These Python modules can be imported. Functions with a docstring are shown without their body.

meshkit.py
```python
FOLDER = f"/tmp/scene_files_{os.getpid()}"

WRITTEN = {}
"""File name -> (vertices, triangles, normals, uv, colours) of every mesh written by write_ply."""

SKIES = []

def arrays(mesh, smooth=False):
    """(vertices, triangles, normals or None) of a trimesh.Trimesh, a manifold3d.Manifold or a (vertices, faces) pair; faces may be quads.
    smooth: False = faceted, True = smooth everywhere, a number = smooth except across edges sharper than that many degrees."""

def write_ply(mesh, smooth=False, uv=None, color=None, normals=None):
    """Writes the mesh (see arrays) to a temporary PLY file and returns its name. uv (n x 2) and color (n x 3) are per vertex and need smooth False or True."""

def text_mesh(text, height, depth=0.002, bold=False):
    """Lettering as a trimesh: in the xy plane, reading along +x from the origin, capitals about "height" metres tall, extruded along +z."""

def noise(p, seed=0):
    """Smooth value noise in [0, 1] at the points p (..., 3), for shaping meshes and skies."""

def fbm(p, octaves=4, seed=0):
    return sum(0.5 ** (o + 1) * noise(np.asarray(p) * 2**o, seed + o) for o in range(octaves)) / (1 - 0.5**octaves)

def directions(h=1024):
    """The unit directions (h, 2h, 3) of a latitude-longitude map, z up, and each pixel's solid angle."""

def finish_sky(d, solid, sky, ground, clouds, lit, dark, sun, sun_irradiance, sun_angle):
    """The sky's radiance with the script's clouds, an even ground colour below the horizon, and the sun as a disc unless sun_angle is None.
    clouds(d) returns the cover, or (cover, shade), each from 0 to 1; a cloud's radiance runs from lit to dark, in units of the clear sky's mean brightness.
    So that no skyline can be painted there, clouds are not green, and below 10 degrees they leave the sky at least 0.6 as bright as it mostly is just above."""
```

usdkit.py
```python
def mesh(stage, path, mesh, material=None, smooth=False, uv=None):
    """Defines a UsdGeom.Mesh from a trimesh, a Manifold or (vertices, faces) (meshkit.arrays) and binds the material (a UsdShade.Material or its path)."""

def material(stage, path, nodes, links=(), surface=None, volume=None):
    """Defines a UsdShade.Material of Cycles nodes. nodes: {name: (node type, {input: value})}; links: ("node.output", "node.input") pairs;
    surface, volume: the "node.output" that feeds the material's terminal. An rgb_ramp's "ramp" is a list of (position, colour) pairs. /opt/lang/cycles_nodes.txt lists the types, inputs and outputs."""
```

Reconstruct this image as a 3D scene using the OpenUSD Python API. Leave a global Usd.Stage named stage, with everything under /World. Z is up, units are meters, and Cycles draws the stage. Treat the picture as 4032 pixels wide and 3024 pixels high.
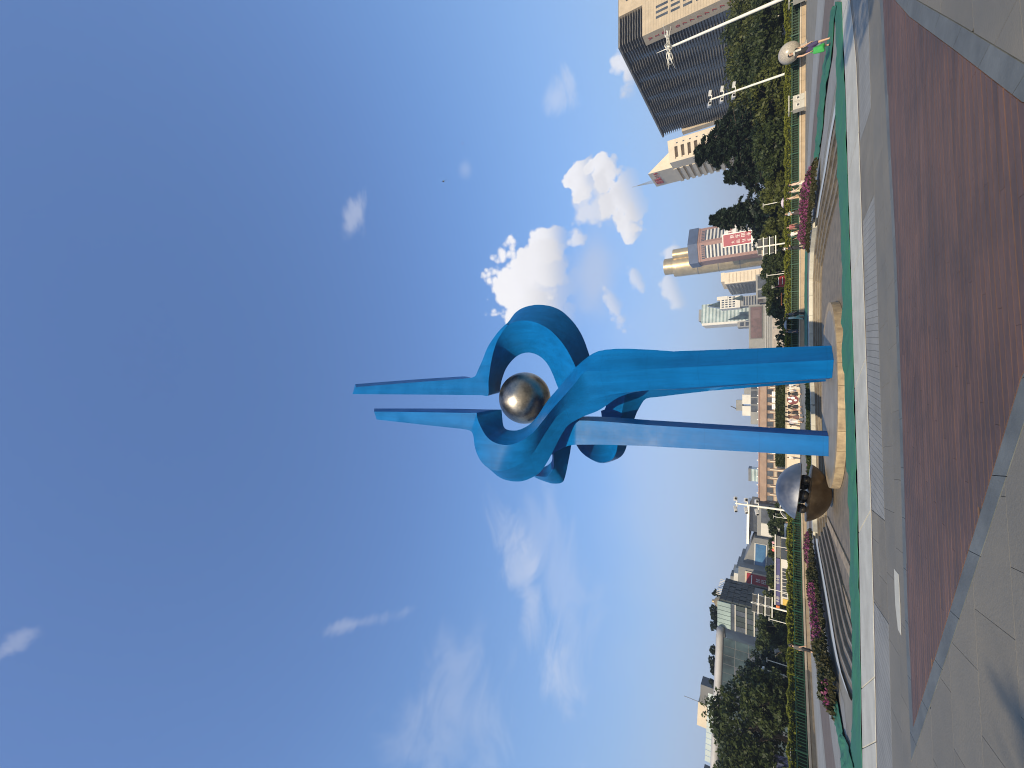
import math, random
import numpy as np
import trimesh
import manifold3d as m3
import shapely.geometry as sg
import shapely.ops as so
import meshkit, usdkit
from pxr import Usd, UsdGeom, UsdLux, UsdShade, Gf, Sdf, Vt

random.seed(7)
RNG = np.random.default_rng(11)
stage = Usd.Stage.CreateInMemory()
UsdGeom.SetStageUpAxis(stage, "Z")
UsdGeom.SetStageMetersPerUnit(stage, 1.0)
UsdGeom.Xform.Define(stage, "/World")
UsdGeom.Scope.Define(stage, "/World/Looks")

# ---------------------------------------------------------------- camera (portrait shot stored sideways: world up is picture left)
F_PX, HZ, W_PX, H_PX, EYE = 1620.0, 3090.0, 4032.0, 3024.0, 1.8
PITCH = math.atan((HZ - W_PX / 2) / F_PX)
CP, SP = math.cos(PITCH), math.sin(PITCH)
cam = UsdGeom.Camera.Define(stage, "/World/camera")
_U, _R, _F = (0, -SP, CP), (1, 0, 0), (0, CP, SP)
cam.AddTransformOp().Set(Gf.Matrix4d(-_U[0], -_U[1], -_U[2], 0, _R[0], _R[1], _R[2], 0, -_F[0], -_F[1], -_F[2], 0, 0, 0, EYE, 1))
cam.CreateHorizontalApertureAttr(36.0)
cam.CreateVerticalApertureAttr(27.0)
cam.CreateFocalLengthAttr(36.0 * F_PX / W_PX)
cam.CreateClippingRangeAttr((0.05, 20000.0))
cam.CreateExposureAttr(0.5)

# ---------------------------------------------------------------- sun and sky
SUN_AZ, SUN_EL = math.radians(12.0), math.radians(23.0)       # behind the camera, a little to the left
TO_SUN = np.array([-math.sin(SUN_AZ) * math.cos(SUN_EL), -math.cos(SUN_AZ) * math.cos(SUN_EL), math.sin(SUN_EL)])
SKY_STRENGTH = 0.15
sun = UsdLux.DistantLight.Define(stage, "/World/sun")
sun.CreateNormalizeAttr(True)
sun.CreateIntensityAttr(1.1)
sun.CreateAngleAttr(0.53)
sun.CreateColorAttr(Gf.Vec3f(1.0, 0.86, 0.66))
_z = Gf.Vec3d(*TO_SUN)
_x = Gf.Cross(Gf.Vec3d(0, 0, 1), _z).GetNormalized()
_y = Gf.Cross(_z, _x)
sun.AddTransformOp().Set(Gf.Matrix4d(_x[0], _x[1], _x[2], 0, _y[0], _y[1], _y[2], 0, _z[0], _z[1], _z[2], 0, 0, 0, 0, 1))


def ray(X, Y):
    """Unit-depth direction (x, 1, z) towards photo point (X, Y)."""
    u, v = H_PX / 2 - Y, W_PX / 2 - X
    y = F_PX * CP - v * SP
    return np.array([u / y, 1.0, (F_PX * SP + v * CP) / y])


def at(X, Y, d):
    r = ray(X, Y)
    return np.array([r[0] * d, d, EYE + r[2] * d])


def onz(X, Y, z=0.0):
    r = ray(X, Y)
    return at(X, Y, (z - EYE) / r[2])


VEIL = [(0.0, (0.97,) * 3), (0.08, (0.95,) * 3), (0.2, (0.76,) * 3), (0.32, (0.60,) * 3), (0.5, (0.42,) * 3), (0.7, (0.15,) * 3), (1.0, (0.05,) * 3)]
VEIL_COL = [(0.0, (0.63, 0.69, 0.80)), (0.1, (0.60, 0.71, 0.90)), (0.25, (0.49, 0.72, 1.02)), (0.4, (0.40, 0.68, 1.08)), (0.6, (0.28, 0.56, 1.0)), (1.0, (0.25, 0.45, 0.9))]


def sky_material():
    N, L = {}, []
    N["tc"] = ("texture_coordinate", {})
    N["sky"] = ("sky_texture", {"sky_type": "single_scattering", "sun_disc": False, "sun_elevation": SUN_EL, "sun_rotation": math.atan2(TO_SUN[0], TO_SUN[1]),
                                "altitude": 60.0, "air_density": 1.0, "aerosol_density": 0.8, "ozone_density": 3.0})
    src = "tc.generated"
    N["n1"] = ("noise_texture", {"scale": 17.0, "detail": 7.0, "roughness": 0.62, "distortion": 0.25})
    N["n2"] = ("noise_texture", {"scale": 5.0, "detail": 3.0, "roughness": 0.55})
    N["v1"] = ("voronoi_texture", {"scale": 19.0, "detail": 2.0, "roughness": 0.55, "randomness": 1.0})      # round billows
    N["v2"] = ("math", {"math_type": "multiply_add", "value2": -0.62, "value3": 0.79})
    N["n1c"] = ("math", {"math_type": "multiply_add", "value2": 0.55})
    L += [(src, "n1.vector"), (src, "n2.vector"), (src, "v1.vector"), ("v1.distance", "v2.value1"), ("n1.fac", "n1c.value1"), ("v2.value", "n1c.value3")]
    # wispy noise stretched along the streaks
    N["map3"] = ("mapping", {"rotation": (0.0, 0.35, 0.5), "scale": (2.2, 5.0, 8.0)})
    N["n3"] = ("noise_texture", {"scale": 2.0, "detail": 6.0, "roughness": 0.62, "distortion": 0.8})
    L += [(src, "map3.vector"), ("map3.vector", "n3.vector")]
    # (X, Y) of the middle, half extents (along up, along right), turn, weight, noise amount, brightness, edge softness, noise kind
    blobs = [
        (2105, 1135, 170, 185, 0.15, 1.0, 0.45, 1.0, 0.16, 1),
        (2085, 1225, 115, 100, 0.0, 1.0, 0.4, 1.0, 0.16, 1),
        (2160, 960, 92, 80, 0.1, 0.97, 0.45, 1.0, 0.18, 1),
        (2145, 1040, 120, 110, 0.1, 0.95, 0.5, 0.97, 0.25, 1),
        (2295, 705, 72, 82, 0.2, 0.97, 1.0, 1.0, 0.18, 1),
        (2390, 668, 62, 62, 0.2, 0.97, 1.0, 1.0, 0.18, 1),
        (2440, 765, 100, 145, 0.5, 0.97, 1.0, 1.0, 0.22, 1),
        (2480, 895, 48, 75, 0.3, 0.92, 1.0, 0.98, 0.25, 1),
        (2370, 790, 120, 120, 0.3, 0.75, 1.0, 0.9, 0.6, 1),
        (2345, 1050, 110, 190, 0.0, 0.42, 1.0, 0.72, 1.1, 2),
        (2285, 945, 50, 55, 0.3, 0.75, 1.0, 0.93, 0.4, 1),
        (2420, 1215, 45, 120, 0.5, 0.6, 1.0, 0.9, 0.5, 1),
        (2505, 1095, 35, 70, 0.5, 0.6, 1.0, 0.92, 0.5, 1),
        (2490, 250, 80, 130, -0.4, 0.85, 1.0, 0.97, 0.4, 1),
        (2650, 985, 50, 55, 0.0, 0.75, 1.0, 0.95, 0.5, 1),
        (2650, 1155, 45, 85, 0.4, 0.65, 1.0, 0.95, 0.5, 1),
        (2190, 385, 80, 95, 0.8, 0.3, 1.6, 0.95, 0.8, 3),
        (1405, 840, 45, 125, -0.55, 0.3, 1.6, 0.95, 0.8, 3),
        (1830, 665, 40, 50, 0.0, 0.15, 1.6, 0.95, 0.8, 2),
        (2600, 1800, 260, 900, 0.0, 0.20, 0.7, 0.75, 1.0, 2),
        (2090, 2360, 70, 380, 0.32, 0.27, 1.7, 0.95, 1.0, 3),
        (2190, 2250, 120, 330, 0.2, 0.16, 1.5, 0.95, 1.0, 3),
        (1380, 2460, 30, 170, -1.35, 0.2, 1.7, 0.95, 1.0, 3),
        (1800, 2800, 200, 320, 0.0, 0.16, 1.5, 0.95, 1.0, 3),
        (30, 2560, 60, 75, -0.6, 0.2, 1.7, 0.95, 0.9, 3),
    ]
    cover, bright = None, None
    for i, (X, Y, hu, hr, turn, w, amt, lum, soft, kind) in enumerate(blobs):
        c = ray(X, Y); k = np.linalg.norm(c); c = c / k
        up_p = ray(X - 10, Y); up_p /= np.linalg.norm(up_p)
        rt_p = ray(X, Y - 10); rt_p /= np.linalg.norm(rt_p)
        eu, er = (up_p - c) / 10, (rt_p - c) / 10            # per photo pixel
        su, sr = np.linalg.norm(eu), np.linalg.norm(er)
        eu -= c * (eu @ c); eu /= np.linalg.norm(eu)
        er -= c * (er @ c); er -= eu * (er @ eu); er /= np.linalg.norm(er)
        a = (math.cos(turn) * er + math.sin(turn) * eu) / (hr * sr)
        b = (-math.sin(turn) * er + math.cos(turn) * eu) / (hu * su)
        p = f"b{i}"
        N[p + "a"] = ("vector_math", {"math_type": "dot_product", "vector2": tuple(a)})
        N[p + "b"] = ("vector_math", {"math_type": "dot_product", "vector2": tuple(b)})
        N[p + "v"] = ("combine_xyz", {})
        N[p + "l"] = ("vector_math", {"math_type": "length"})
        L += [(src, p + "a.vector1"), (src, p + "b.vector1"), (p + "a.value", p + "v.x"), (p + "b.value", p + "v.y"), (p + "v.vector", p + "l.vector1")]
        # field = (noise - .5) * amt * 2 - e
        N[p + "n"] = ("math", {"math_type": "multiply_add", "value2": 2.0 * amt, "value3": -amt})
        N[p + "f"] = ("math", {"math_type": "subtract"})
        N[p + "m"] = ("map_range", {"range_type": "smoothstep", "from_min": -1.0 - soft * 0.3, "from_max": -1.0 + soft * 0.9, "to_min": 0.0, "to_max": w, "clamp": True})
        L += [("n1c.value" if kind == 1 else f"n{kind}.fac", p + "n.value1"), (p + "n.value", p + "f.value1"), (p + "l.value", p + "f.value2"), (p + "f.value", p + "m.value")]
        cov = p + "m.result"
        if kind == 1:                                       # crisp heads, bases melting into the haze
            N[p + "g"] = ("map_range", {"range_type": "smoothstep", "from_min": -1.15, "from_max": 0.15, "to_min": 0.0, "to_max": 1.0, "clamp": True})
            N[p + "h"] = ("math", {"math_type": "multiply"})
            L += [(p + "b.value", p + "g.value"), (p + "m.result", p + "h.value1"), (p + "g.result", p + "h.value2")]
            cov = p + "h.value"
        # brightness falls towards the blob's base
        N[p + "s"] = ("map_range", {"range_type": "smoothstep", "from_min": -0.9, "from_max": 0.5, "to_min": lum * (0.72 if kind == 1 else 0.95), "to_max": lum, "clamp": True})
        N[p + "w"] = ("math", {"math_type": "multiply"})
        L += [(p + "b.value", p + "s.value"), (p + "s.result", p + "w.value1"), (cov, p + "w.value2")]
        if cover is None:
            cover, bright = cov, p + "w.value"
        else:
            # over-compositing: cover = 1-(1-c)(1-m);  bright = bright*(1-m) + w
            N[p + "i"] = ("math", {"math_type": "subtract", "value1": 1.0})
            N[p + "c1"] = ("math", {"math_type": "multiply"})
            N[p + "c2"] = ("math", {"math_type": "add"})
            N[p + "d1"] = ("math", {"math_type": "multiply"})
            N[p + "d2"] = ("math", {"math_type": "add"})
            L += [(cov, p + "i.value2"), (cover, p + "c1.value1"), (p + "i.value", p + "c1.value2"), (p + "c1.value", p + "c2.value1"), (cov, p + "c2.value2"),
                  (bright, p + "d1.value1"), (p + "i.value", p + "d1.value2"), (p + "d1.value", p + "d2.value1"), (p + "w.value", p + "d2.value2")]
            cover, bright = p + "c2.value", p + "d2.value"
    # low haze all round the horizon
    N["dz"] = ("separate_xyz", {})
    N["veil"] = ("rgb_ramp", {"ramp": VEIL})
    N["vcol"] = ("rgb_ramp", {"ramp": VEIL_COL})
    N["vmix"] = ("mix_color", {"use_clamp": False})
    N["vscale"] = ("vector_math", {"math_type": "scale", "scale": 3.0})
    L += [(src, "dz.vector"), ("dz.z", "veil.fac"), ("veil.color", "vmix.fac"), ("dz.z", "vcol.fac"), ("tint.vector", "vmix.a"), ("vcol.color", "vscale.vector1"), ("vscale.vector", "vmix.b")]
    N["inv"] = ("math", {"math_type": "subtract", "value1": 1.0})
    N["tint"] = ("vector_math", {"math_type": "multiply", "vector2": (0.88, 1.0, 1.22)})      # the camera's white balance
    N["skyk"] = ("vector_math", {"math_type": "scale"})
    L.append(("sky.color", "tint.vector1"))
    N["cl"] = ("vector_math", {"math_type": "scale", "vector1": tuple(np.array(CLOUD_LIT))})
    N["sum"] = ("vector_math", {"math_type": "add"})
    N["bg"] = ("background_shader", {"strength": SKY_STRENGTH})
    L += [(cover, "inv.value2"), ("vmix.result", "skyk.vector1"), ("inv.value", "skyk.scale"), (bright, "cl.scale"), ("skyk.vector", "sum.vector1"), ("cl.vector", "sum.vector2"), ("sum.vector", "bg.color")]
    return usdkit.material(stage, "/World/Looks/sky", N, L, surface="bg.background")


CLOUD_LIT = (4.5, 4.45, 4.6)
dome = UsdLux.DomeLight.Define(stage, "/World/sky")
dome.GetPrim().SetCustomDataByKey("kind", "structure")
UsdShade.MaterialBindingAPI.Apply(dome.GetPrim()).Bind(sky_material())

# ---------------------------------------------------------------- helpers
USED = {}


def path_for(name, parent=None):
    base = str(parent.GetPath()) if parent is not None else "/World"
    k = (base, name)
    n = USED.get(k, -1) + 1
    USED[k] = n
    return f"{base}/{name}" if n == 0 else f"{base}/{name}_{n:03d}"


def data(p, label=None, cat=None, group=None, kind=None):
    for k, v in (("label", label), ("category", cat), ("group", group), ("kind", kind)):
        if v:
            p.SetCustomDataByKey(k, v)
    return p


def thing(name, label, cat, loc=(0, 0, 0), rot=0.0, group=None, scale=None):
    x = UsdGeom.Xform.Define(stage, path_for(name))
    x.AddTranslateOp().Set(Gf.Vec3d(*map(float, loc)))
    x.AddRotateZOp().Set(float(math.degrees(rot)))
    if scale is not None:
        x.AddScaleOp().Set(Gf.Vec3f(*([scale] * 3 if np.ndim(scale) == 0 else scale)))
    return data(x.GetPrim(), label, cat, group)


def dup(src, label, loc, rot=0.0, group=None, scale=None):
    name = src.GetName().rstrip("0123456789").rstrip("_")
    r = thing(name, label, src.GetCustomDataByKey("category"), loc, rot, group or src.GetCustomDataByKey("group"), scale)
    r.GetReferences().AddInternalReference(src.GetPath())
    r.SetInstanceable(True)
    return r


class MB:
    """Collects shapes into one mesh."""

    def __init__(self):
        self.v, self.f, self.n = [], [], 0

    def add(self, v, f):
        v, f = np.asarray(v, float), np.asarray(f, int)
        if f.shape[1] == 4:
            f = np.vstack([f[:, [0, 1, 2]], f[:, [0, 2, 3]]])
        self.v.append(v); self.f.append(f + self.n); self.n += len(v)
        return self

    def tm(self, t):
        return self.add(t.vertices, t.faces)

    def mf(self, m):
        m = m.to_mesh()
        return self.add(m.vert_properties[:, :3], m.tri_verts)

    def box(self, lo, hi):
        (a, b, c), (d, e, g) = lo, hi
        v = [(a, b, c), (d, b, c), (d, e, c), (a, e, c), (a, b, g), (d, b, g), (d, e, g), (a, e, g)]
        return self.add(v, [(0, 3, 2, 1), (4, 5, 6, 7), (0, 1, 5, 4), (1, 2, 6, 5), (2, 3, 7, 6), (3, 0, 4, 7)])

    def cbox(self, c, s, rz=0.0, rx=0.0, bevel=0.0):
        c, s = np.asarray(c, float), np.asarray(s, float) / 2
        if bevel:
            pts = []
            for sx in (-1, 1):
                for sy in (-1, 1):
                    for sz in (-1, 1):
                        q = s * (sx, sy, sz)
                        for k in range(3):
                            o = np.array([sx, sy, sz]) * bevel; o[k] = 0
                            pts.append(q - o)
            h = trimesh.convex.convex_hull(np.array(pts))
            v, f = h.vertices, h.faces
        else:
            m = MB().box(-s, s); v, f = m.v[0], m.f[0]
        cr, sr = math.cos(rx), math.sin(rx)
        v = v @ np.array([[1, 0, 0], [0, cr, sr], [0, -sr, cr]])
        cz, sz = math.cos(rz), math.sin(rz)
        v = v @ np.array([[cz, sz, 0], [-sz, cz, 0], [0, 0, 1]])
        return self.add(v + c, f)

    def bar(self, p, q, w, h=None):
        p, q = np.asarray(p, float), np.asarray(q, float)
        h = h or w
        d = q - p; L = np.linalg.norm(d); d = d / max(L, 1e-9)
        a = np.cross(d, (0, 0, 1) if abs(d[2]) < 0.95 else (0, 1, 0)); a /= np.linalg.norm(a)
        b = np.cross(a, d)
        v = [e + sa * a * w / 2 + sb * b * h / 2 for e in (p, q) for sa, sb in ((-1, -1), (1, -1), (1, 1), (-1, 1))]
        return self.add(v, [(0, 3, 2, 1), (4, 5, 6, 7), (0, 1, 5, 4), (1, 2, 6, 5), (2, 3, 7, 6), (3, 0, 4, 7)][::1])

    def tube(self, pts, r, n=8, cap=True):
        pts = np.asarray(pts, float); rs = np.full(len(pts), r) if np.ndim(r) == 0 else np.asarray(r, float)
        t = np.gradient(pts, axis=0); t /= np.linalg.norm(t, axis=1, keepdims=True) + 1e-12
        a = np.cross(t[0], (0, 0, 1) if abs(t[0][2]) < 0.9 else (1, 0, 0)); a /= np.linalg.norm(a)
        V = []
        for i in range(len(pts)):
            a = a - t[i] * (a @ t[i]); a /= np.linalg.norm(a) + 1e-12
            b = np.cross(t[i], a)
            for k in range(n):
                th = 2 * math.pi * k / n
                V.append(pts[i] + rs[i] * (math.cos(th) * a + math.sin(th) * b))
        F = []
        for i in range(len(pts) - 1):
            for k in range(n):
                k2 = (k + 1) % n
                F.append((i * n + k, i * n + k2, (i + 1) * n + k2, (i + 1) * n + k))
        V, F = list(V), [f for f in F]
        self.add(V, F)
        if cap:
            for i in (0, len(pts) - 1):
                c = [V[i * n + k] for k in range(n)]
                fs = [(0, k + 1, k) if i == 0 else (0, k, k + 1) for k in range(1, n - 1)]
                self.add(c, [f if i == 0 else f for f in fs])
        return self

    def lathe(self, prof, n=24, c=(0, 0, 0)):
        """prof: (r, z) from bottom to top."""
        V, F = [], []
        for r, z in prof:
            for k in range(n):
                th = 2 * math.pi * k / n
                V.append((c[0] + r * math.cos(th), c[1] + r * math.sin(th), c[2] + z))
        for i in range(len(prof) - 1):
            for k in range(n):
                k2 = (k + 1) % n
                F.append((i * n + k, i * n + k2, (i + 1) * n + k2, (i + 1) * n + k))
        self.add(V, F)
        if prof[0][0] > 1e-6:
            self.add(V[:n], [(0, k + 1, k) for k in range(1, n - 1)])
        if prof[-1][0] > 1e-6:
            self.add(V[-n:], [(0, k, k + 1) for k in range(1, n - 1)])
        return self

    def sheet(self, poly, z):
        """flat polygon facing up"""
        for g in getattr(poly, "geoms", [poly]):
            if g.geom_type != "Polygon" or g.area < 1e-6:
                continue
            v, f = trimesh.creation.triangulate_polygon(sg.polygon.orient(g), engine="earcut")
            v = np.c_[v, np.full(len(v), z)]
            a = np.cross(v[f[:, 1]] - v[f[:, 0]], v[f[:, 2]] - v[f[:, 0]])[:, 2]
            f = np.where(a[:, None] < 0, f[:, ::-1], f)
            self.add(v, f)
        return self

    def prism(self, poly, z0, z1):
        for g in getattr(poly, "geoms", [poly]):
            if g.geom_type != "Polygon" or g.area < 1e-6:
                continue
            t = trimesh.creation.extrude_polygon(sg.polygon.orient(g), z1 - z0, engine="earcut")
            t.apply_translation((0, 0, z0)); self.tm(t)
        return self

    def rails(self, rails, closed=True, caps=True):
        """a solid through stations; rails: list of (n,3) polylines going round the section"""
        R = [np.asarray(r, float) for r in rails]; k, n = len(R), len(R[0])
        V = np.concatenate(R); F = []
        for j in range(k if closed else k - 1):
            j2 = (j + 1) % k
            for i in range(n - 1):
                F.append((j * n + i, j * n + i + 1, j2 * n + i + 1, j2 * n + i))
        self.add(V, F)
        if caps and closed:
            for i, flip in ((0, False), (n - 1, True)):
                idx = [R[j][i] for j in range(k)]
                fs = [(0, a, a + 1) for a in range(1, k - 1)]
                self.add(idx, [f[::-1] if flip else f for f in fs])
        return self

    def mesh(self):
        return trimesh.Trimesh(np.concatenate(self.v), np.concatenate(self.f), process=False)


def obj(name, mb, material, parent=None, smooth=False, label=None, cat=None, group=None, kind=None, fix=False):
    t = mb.mesh() if isinstance(mb, MB) else mb
    if fix:
        t = trimesh.Trimesh(t.vertices, t.faces, process=True); trimesh.repair.fix_normals(t)
    m = usdkit.mesh(stage, path_for(name, parent), t, material, smooth=smooth)
    return data(m.GetPrim(), label, cat, group, kind)


def spline(pts, n):
    """Catmull-Rom through points, n samples per span"""
    from scipy.interpolate import PchipInterpolator, CubicSpline
    pts = np.asarray(pts, float)
    t = np.r_[0, np.cumsum(np.linalg.norm(np.diff(pts, axis=0), axis=1) ** 0.5)]
    return CubicSpline(t, pts)(np.linspace(0, t[-1], n))


MATS = {}


def mat(name, color, rough=0.7, metal=0.0, var=0.12, scale=3.0, bump=0.0, bscale=20.0, coat=0.0, color2=None, detail=4.0, spec=0.5, island=0.0):
    """principled with noise tone variation in world space; color2 is the stain colour"""
    if name in MATS:
        return MATS[name]
    wb = np.array((1.0, 0.96, 0.86))
    c = np.array(color, float) * wb
    c2 = np.array(color2, float) * wb if color2 is not None else c * (1 - var * 2)
    c1 = c * (1 + var) if color2 is None else c
    N = {"p": ("principled_bsdf", {"roughness": rough, "metallic": metal, "coat_weight": coat, "coat_roughness": 0.15, "specular_ior_level": spec}),
         "g": ("geometry", {}), "n": ("noise_texture", {"scale": scale, "detail": detail, "roughness": 0.6}),
         "r": ("rgb_ramp", {"ramp": [(0.0, tuple(c2)), (0.32, tuple(c2)), (0.68, tuple(c1)), (1.0, tuple(c1))]})}
    L = [("g.position", "n.vector"), ("n.fac", "r.fac")]
    out = "r.color"
    if island:
        N["oi"] = ("object_info", {})
        N["hv"] = ("map_range", {"to_min": 1 - island, "to_max": 1 + island})
        N["h"] = ("vector_math", {"math_type": "scale"})
        L += [("oi.random", "hv.value"), (out, "h.vector1"), ("hv.result", "h.scale")]
        out = "h.vector"
    L += [(out, "p.base_color")]
    if bump:
        N["n2"] = ("noise_texture", {"scale": bscale, "detail": 5.0, "roughness": 0.6})
        N["b"] = ("bump", {"strength": bump, "distance": 0.02})
        L += [("g.position", "n2.vector"), ("n2.fac", "b.height"), ("b.normal", "p.normal")]
    MATS[name] = usdkit.material(stage, f"/World/Looks/{name}", N, L, surface="p.BSDF")
    return MATS[name]


def glass_mat(name, color, rough=0.08, var=0.35, scale=0.35):
    return mat(name, color, rough=rough, var=var, scale=scale, detail=2.0, spec=0.9, coat=0.4)


def leaf_mat(name, c, c2, trans=0.35):
    if name in MATS:
        return MATS[name]
    N = {"g": ("geometry", {}), "n": ("noise_texture", {"scale": 0.9, "detail": 5.0, "roughness": 0.65}),
         "r": ("rgb_ramp", {"ramp": [(0.0, tuple(c2)), (0.35, tuple(c2)), (0.65, tuple(c)), (1.0, tuple(c))]}),
         "rv": ("map_range", {"to_min": 0.65, "to_max": 1.35}), "h": ("vector_math", {"math_type": "scale"}),
         "p": ("principled_bsdf", {"roughness": 0.55, "specular_ior_level": 0.3}), "t": ("translucent_bsdf", {}), "m": ("mix_closure", {"fac": trans})}
    L = [("g.position", "n.vector"), ("n.fac", "r.fac"), ("g.random_per_island", "rv.value"), ("r.color", "h.vector1"), ("rv.result", "h.scale"),
         ("h.vector", "p.base_color"), ("h.vector", "t.color"), ("p.BSDF", "m.closure1"), ("t.BSDF", "m.closure2")]
    MATS[name] = usdkit.material(stage, f"/World/Looks/{name}", N, L, surface="m.closure")
    return MATS[name]


def face_z(n, x0, x1, y0, y1):
    return None

# ---------------------------------------------------------------- ground, plaza, sunken basin
def P2(l, z=0.0):
    return [tuple(onz(X, Y, z)[:2]) for X, Y in l]


M_GROUND = mat("plaza_stone", (0.21, 0.20, 0.17), rough=0.75, var=0.12, scale=0.6, bump=0.25, bscale=14, detail=8)
M_SLAB = mat("grey_slab", (0.185, 0.168, 0.135), rough=0.7, color2=(0.135, 0.13, 0.115), scale=0.55, bump=0.3, bscale=30, detail=9, island=0.05)
M_SLAB_LT = mat("pale_slab", (0.235, 0.235, 0.225), rough=0.7, var=0.08, scale=0.9, bump=0.3, bscale=30, detail=8, island=0.04)
M_WARM = mat("warm_slab", (0.175, 0.16, 0.13), rough=0.72, var=0.1, scale=0.9, bump=0.3, bscale=30, detail=8, island=0.05)
M_BLUE = mat("blue_grey_border", (0.115, 0.125, 0.125), rough=0.6, var=0.15, scale=2.0, bump=0.25, bscale=30, detail=8, island=0.06)
M_CURB = mat("white_curb_stone", (0.53, 0.52, 0.46), rough=0.62, color2=(0.40, 0.385, 0.33), scale=1.1, bump=0.2, bscale=40, detail=8, island=0.03)
M_DECK = mat("deck_board_brown", (0.112, 0.054, 0.037), rough=0.62, color2=(0.075, 0.042, 0.031), scale=1.1, bump=0.35, bscale=26, detail=9, island=0.10)
def deck_mat():
    N = {"g": ("geometry", {}), "mp": ("mapping", {"scale": (0.55, 7.5, 1.0), "rotation": (0, 0, -0.16)}), "n": ("noise_texture", {"scale": 1.0, "detail": 8.0, "roughness": 0.65}),
         "r": ("rgb_ramp", {"ramp": [(0, (0.060, 0.035, 0.026)), (0.33, (0.075, 0.042, 0.030)), (0.6, (0.112, 0.056, 0.036)), (0.8, (0.15, 0.088, 0.058)), (1, (0.17, 0.10, 0.07))]}),
         "n2": ("noise_texture", {"scale": 0.45, "detail": 6.0, "roughness": 0.7}), "r2": ("rgb_ramp", {"ramp": [(0, (0.6, 0.62, 0.66)), (0.4, (0.72, 0.74, 0.78)), (0.55, (1, 1, 1)), (1, (1.08, 1.05, 1.0))]}),
         "m": ("mix_color", {"blend_type": "multiply", "fac": 1.0}), "oi": ("object_info", {}), "hv": ("map_range", {"to_min": 0.84, "to_max": 1.16}), "h": ("vector_math", {"math_type": "scale"}),
         "b": ("bump", {"strength": 0.4, "distance": 0.01}), "p": ("principled_bsdf", {"roughness": 0.6})}
    L = [("g.position", "mp.vector"), ("mp.vector", "n.vector"), ("n.fac", "r.fac"), ("g.position", "n2.vector"), ("n2.fac", "r2.fac"), ("r.color", "m.a"), ("r2.color", "m.b"), ("m.result", "h.vector1"),
         ("oi.random", "hv.value"), ("hv.result", "h.scale"), ("h.vector", "p.base_color"), ("n.fac", "b.height"), ("b.normal", "p.normal")]
    return usdkit.material(stage, "/World/Looks/deck_boards", N, L, surface="p.BSDF")


M_DECK = deck_mat()
M_STEP = mat("basin_step_stone", (0.22, 0.18, 0.125), rough=0.7, color2=(0.11, 0.09, 0.065), scale=1.6, bump=0.3, bscale=12, detail=8)
M_FLOOR = mat("basin_floor_stone", (0.29, 0.255, 0.20), rough=0.55, color2=(0.17, 0.145, 0.11), scale=0.5, bump=0.25, bscale=12, detail=9, island=0.06)
M_PLINTH = mat("plinth_stone", (0.40, 0.315, 0.195), rough=0.65, color2=(0.20, 0.15, 0.095), scale=2.6, bump=0.2, bscale=18, detail=8, island=0.08)
M_BROWN = mat("brown_paving", (0.14, 0.11, 0.09), rough=0.72, var=0.1, scale=0.8, bump=0.2, bscale=18, detail=8)
M_BLUEPATH = mat("bluegrey_paving", (0.27, 0.275, 0.27), rough=0.7, var=0.08, scale=0.5, bump=0.2, bscale=18, detail=8)
M_RUST = mat("rusty_joint", (0.12, 0.06, 0.045), rough=0.8, var=0.2)
M_DARKJ = mat("dark_joint", (0.05, 0.048, 0.045), rough=0.85, var=0.2)

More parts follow.
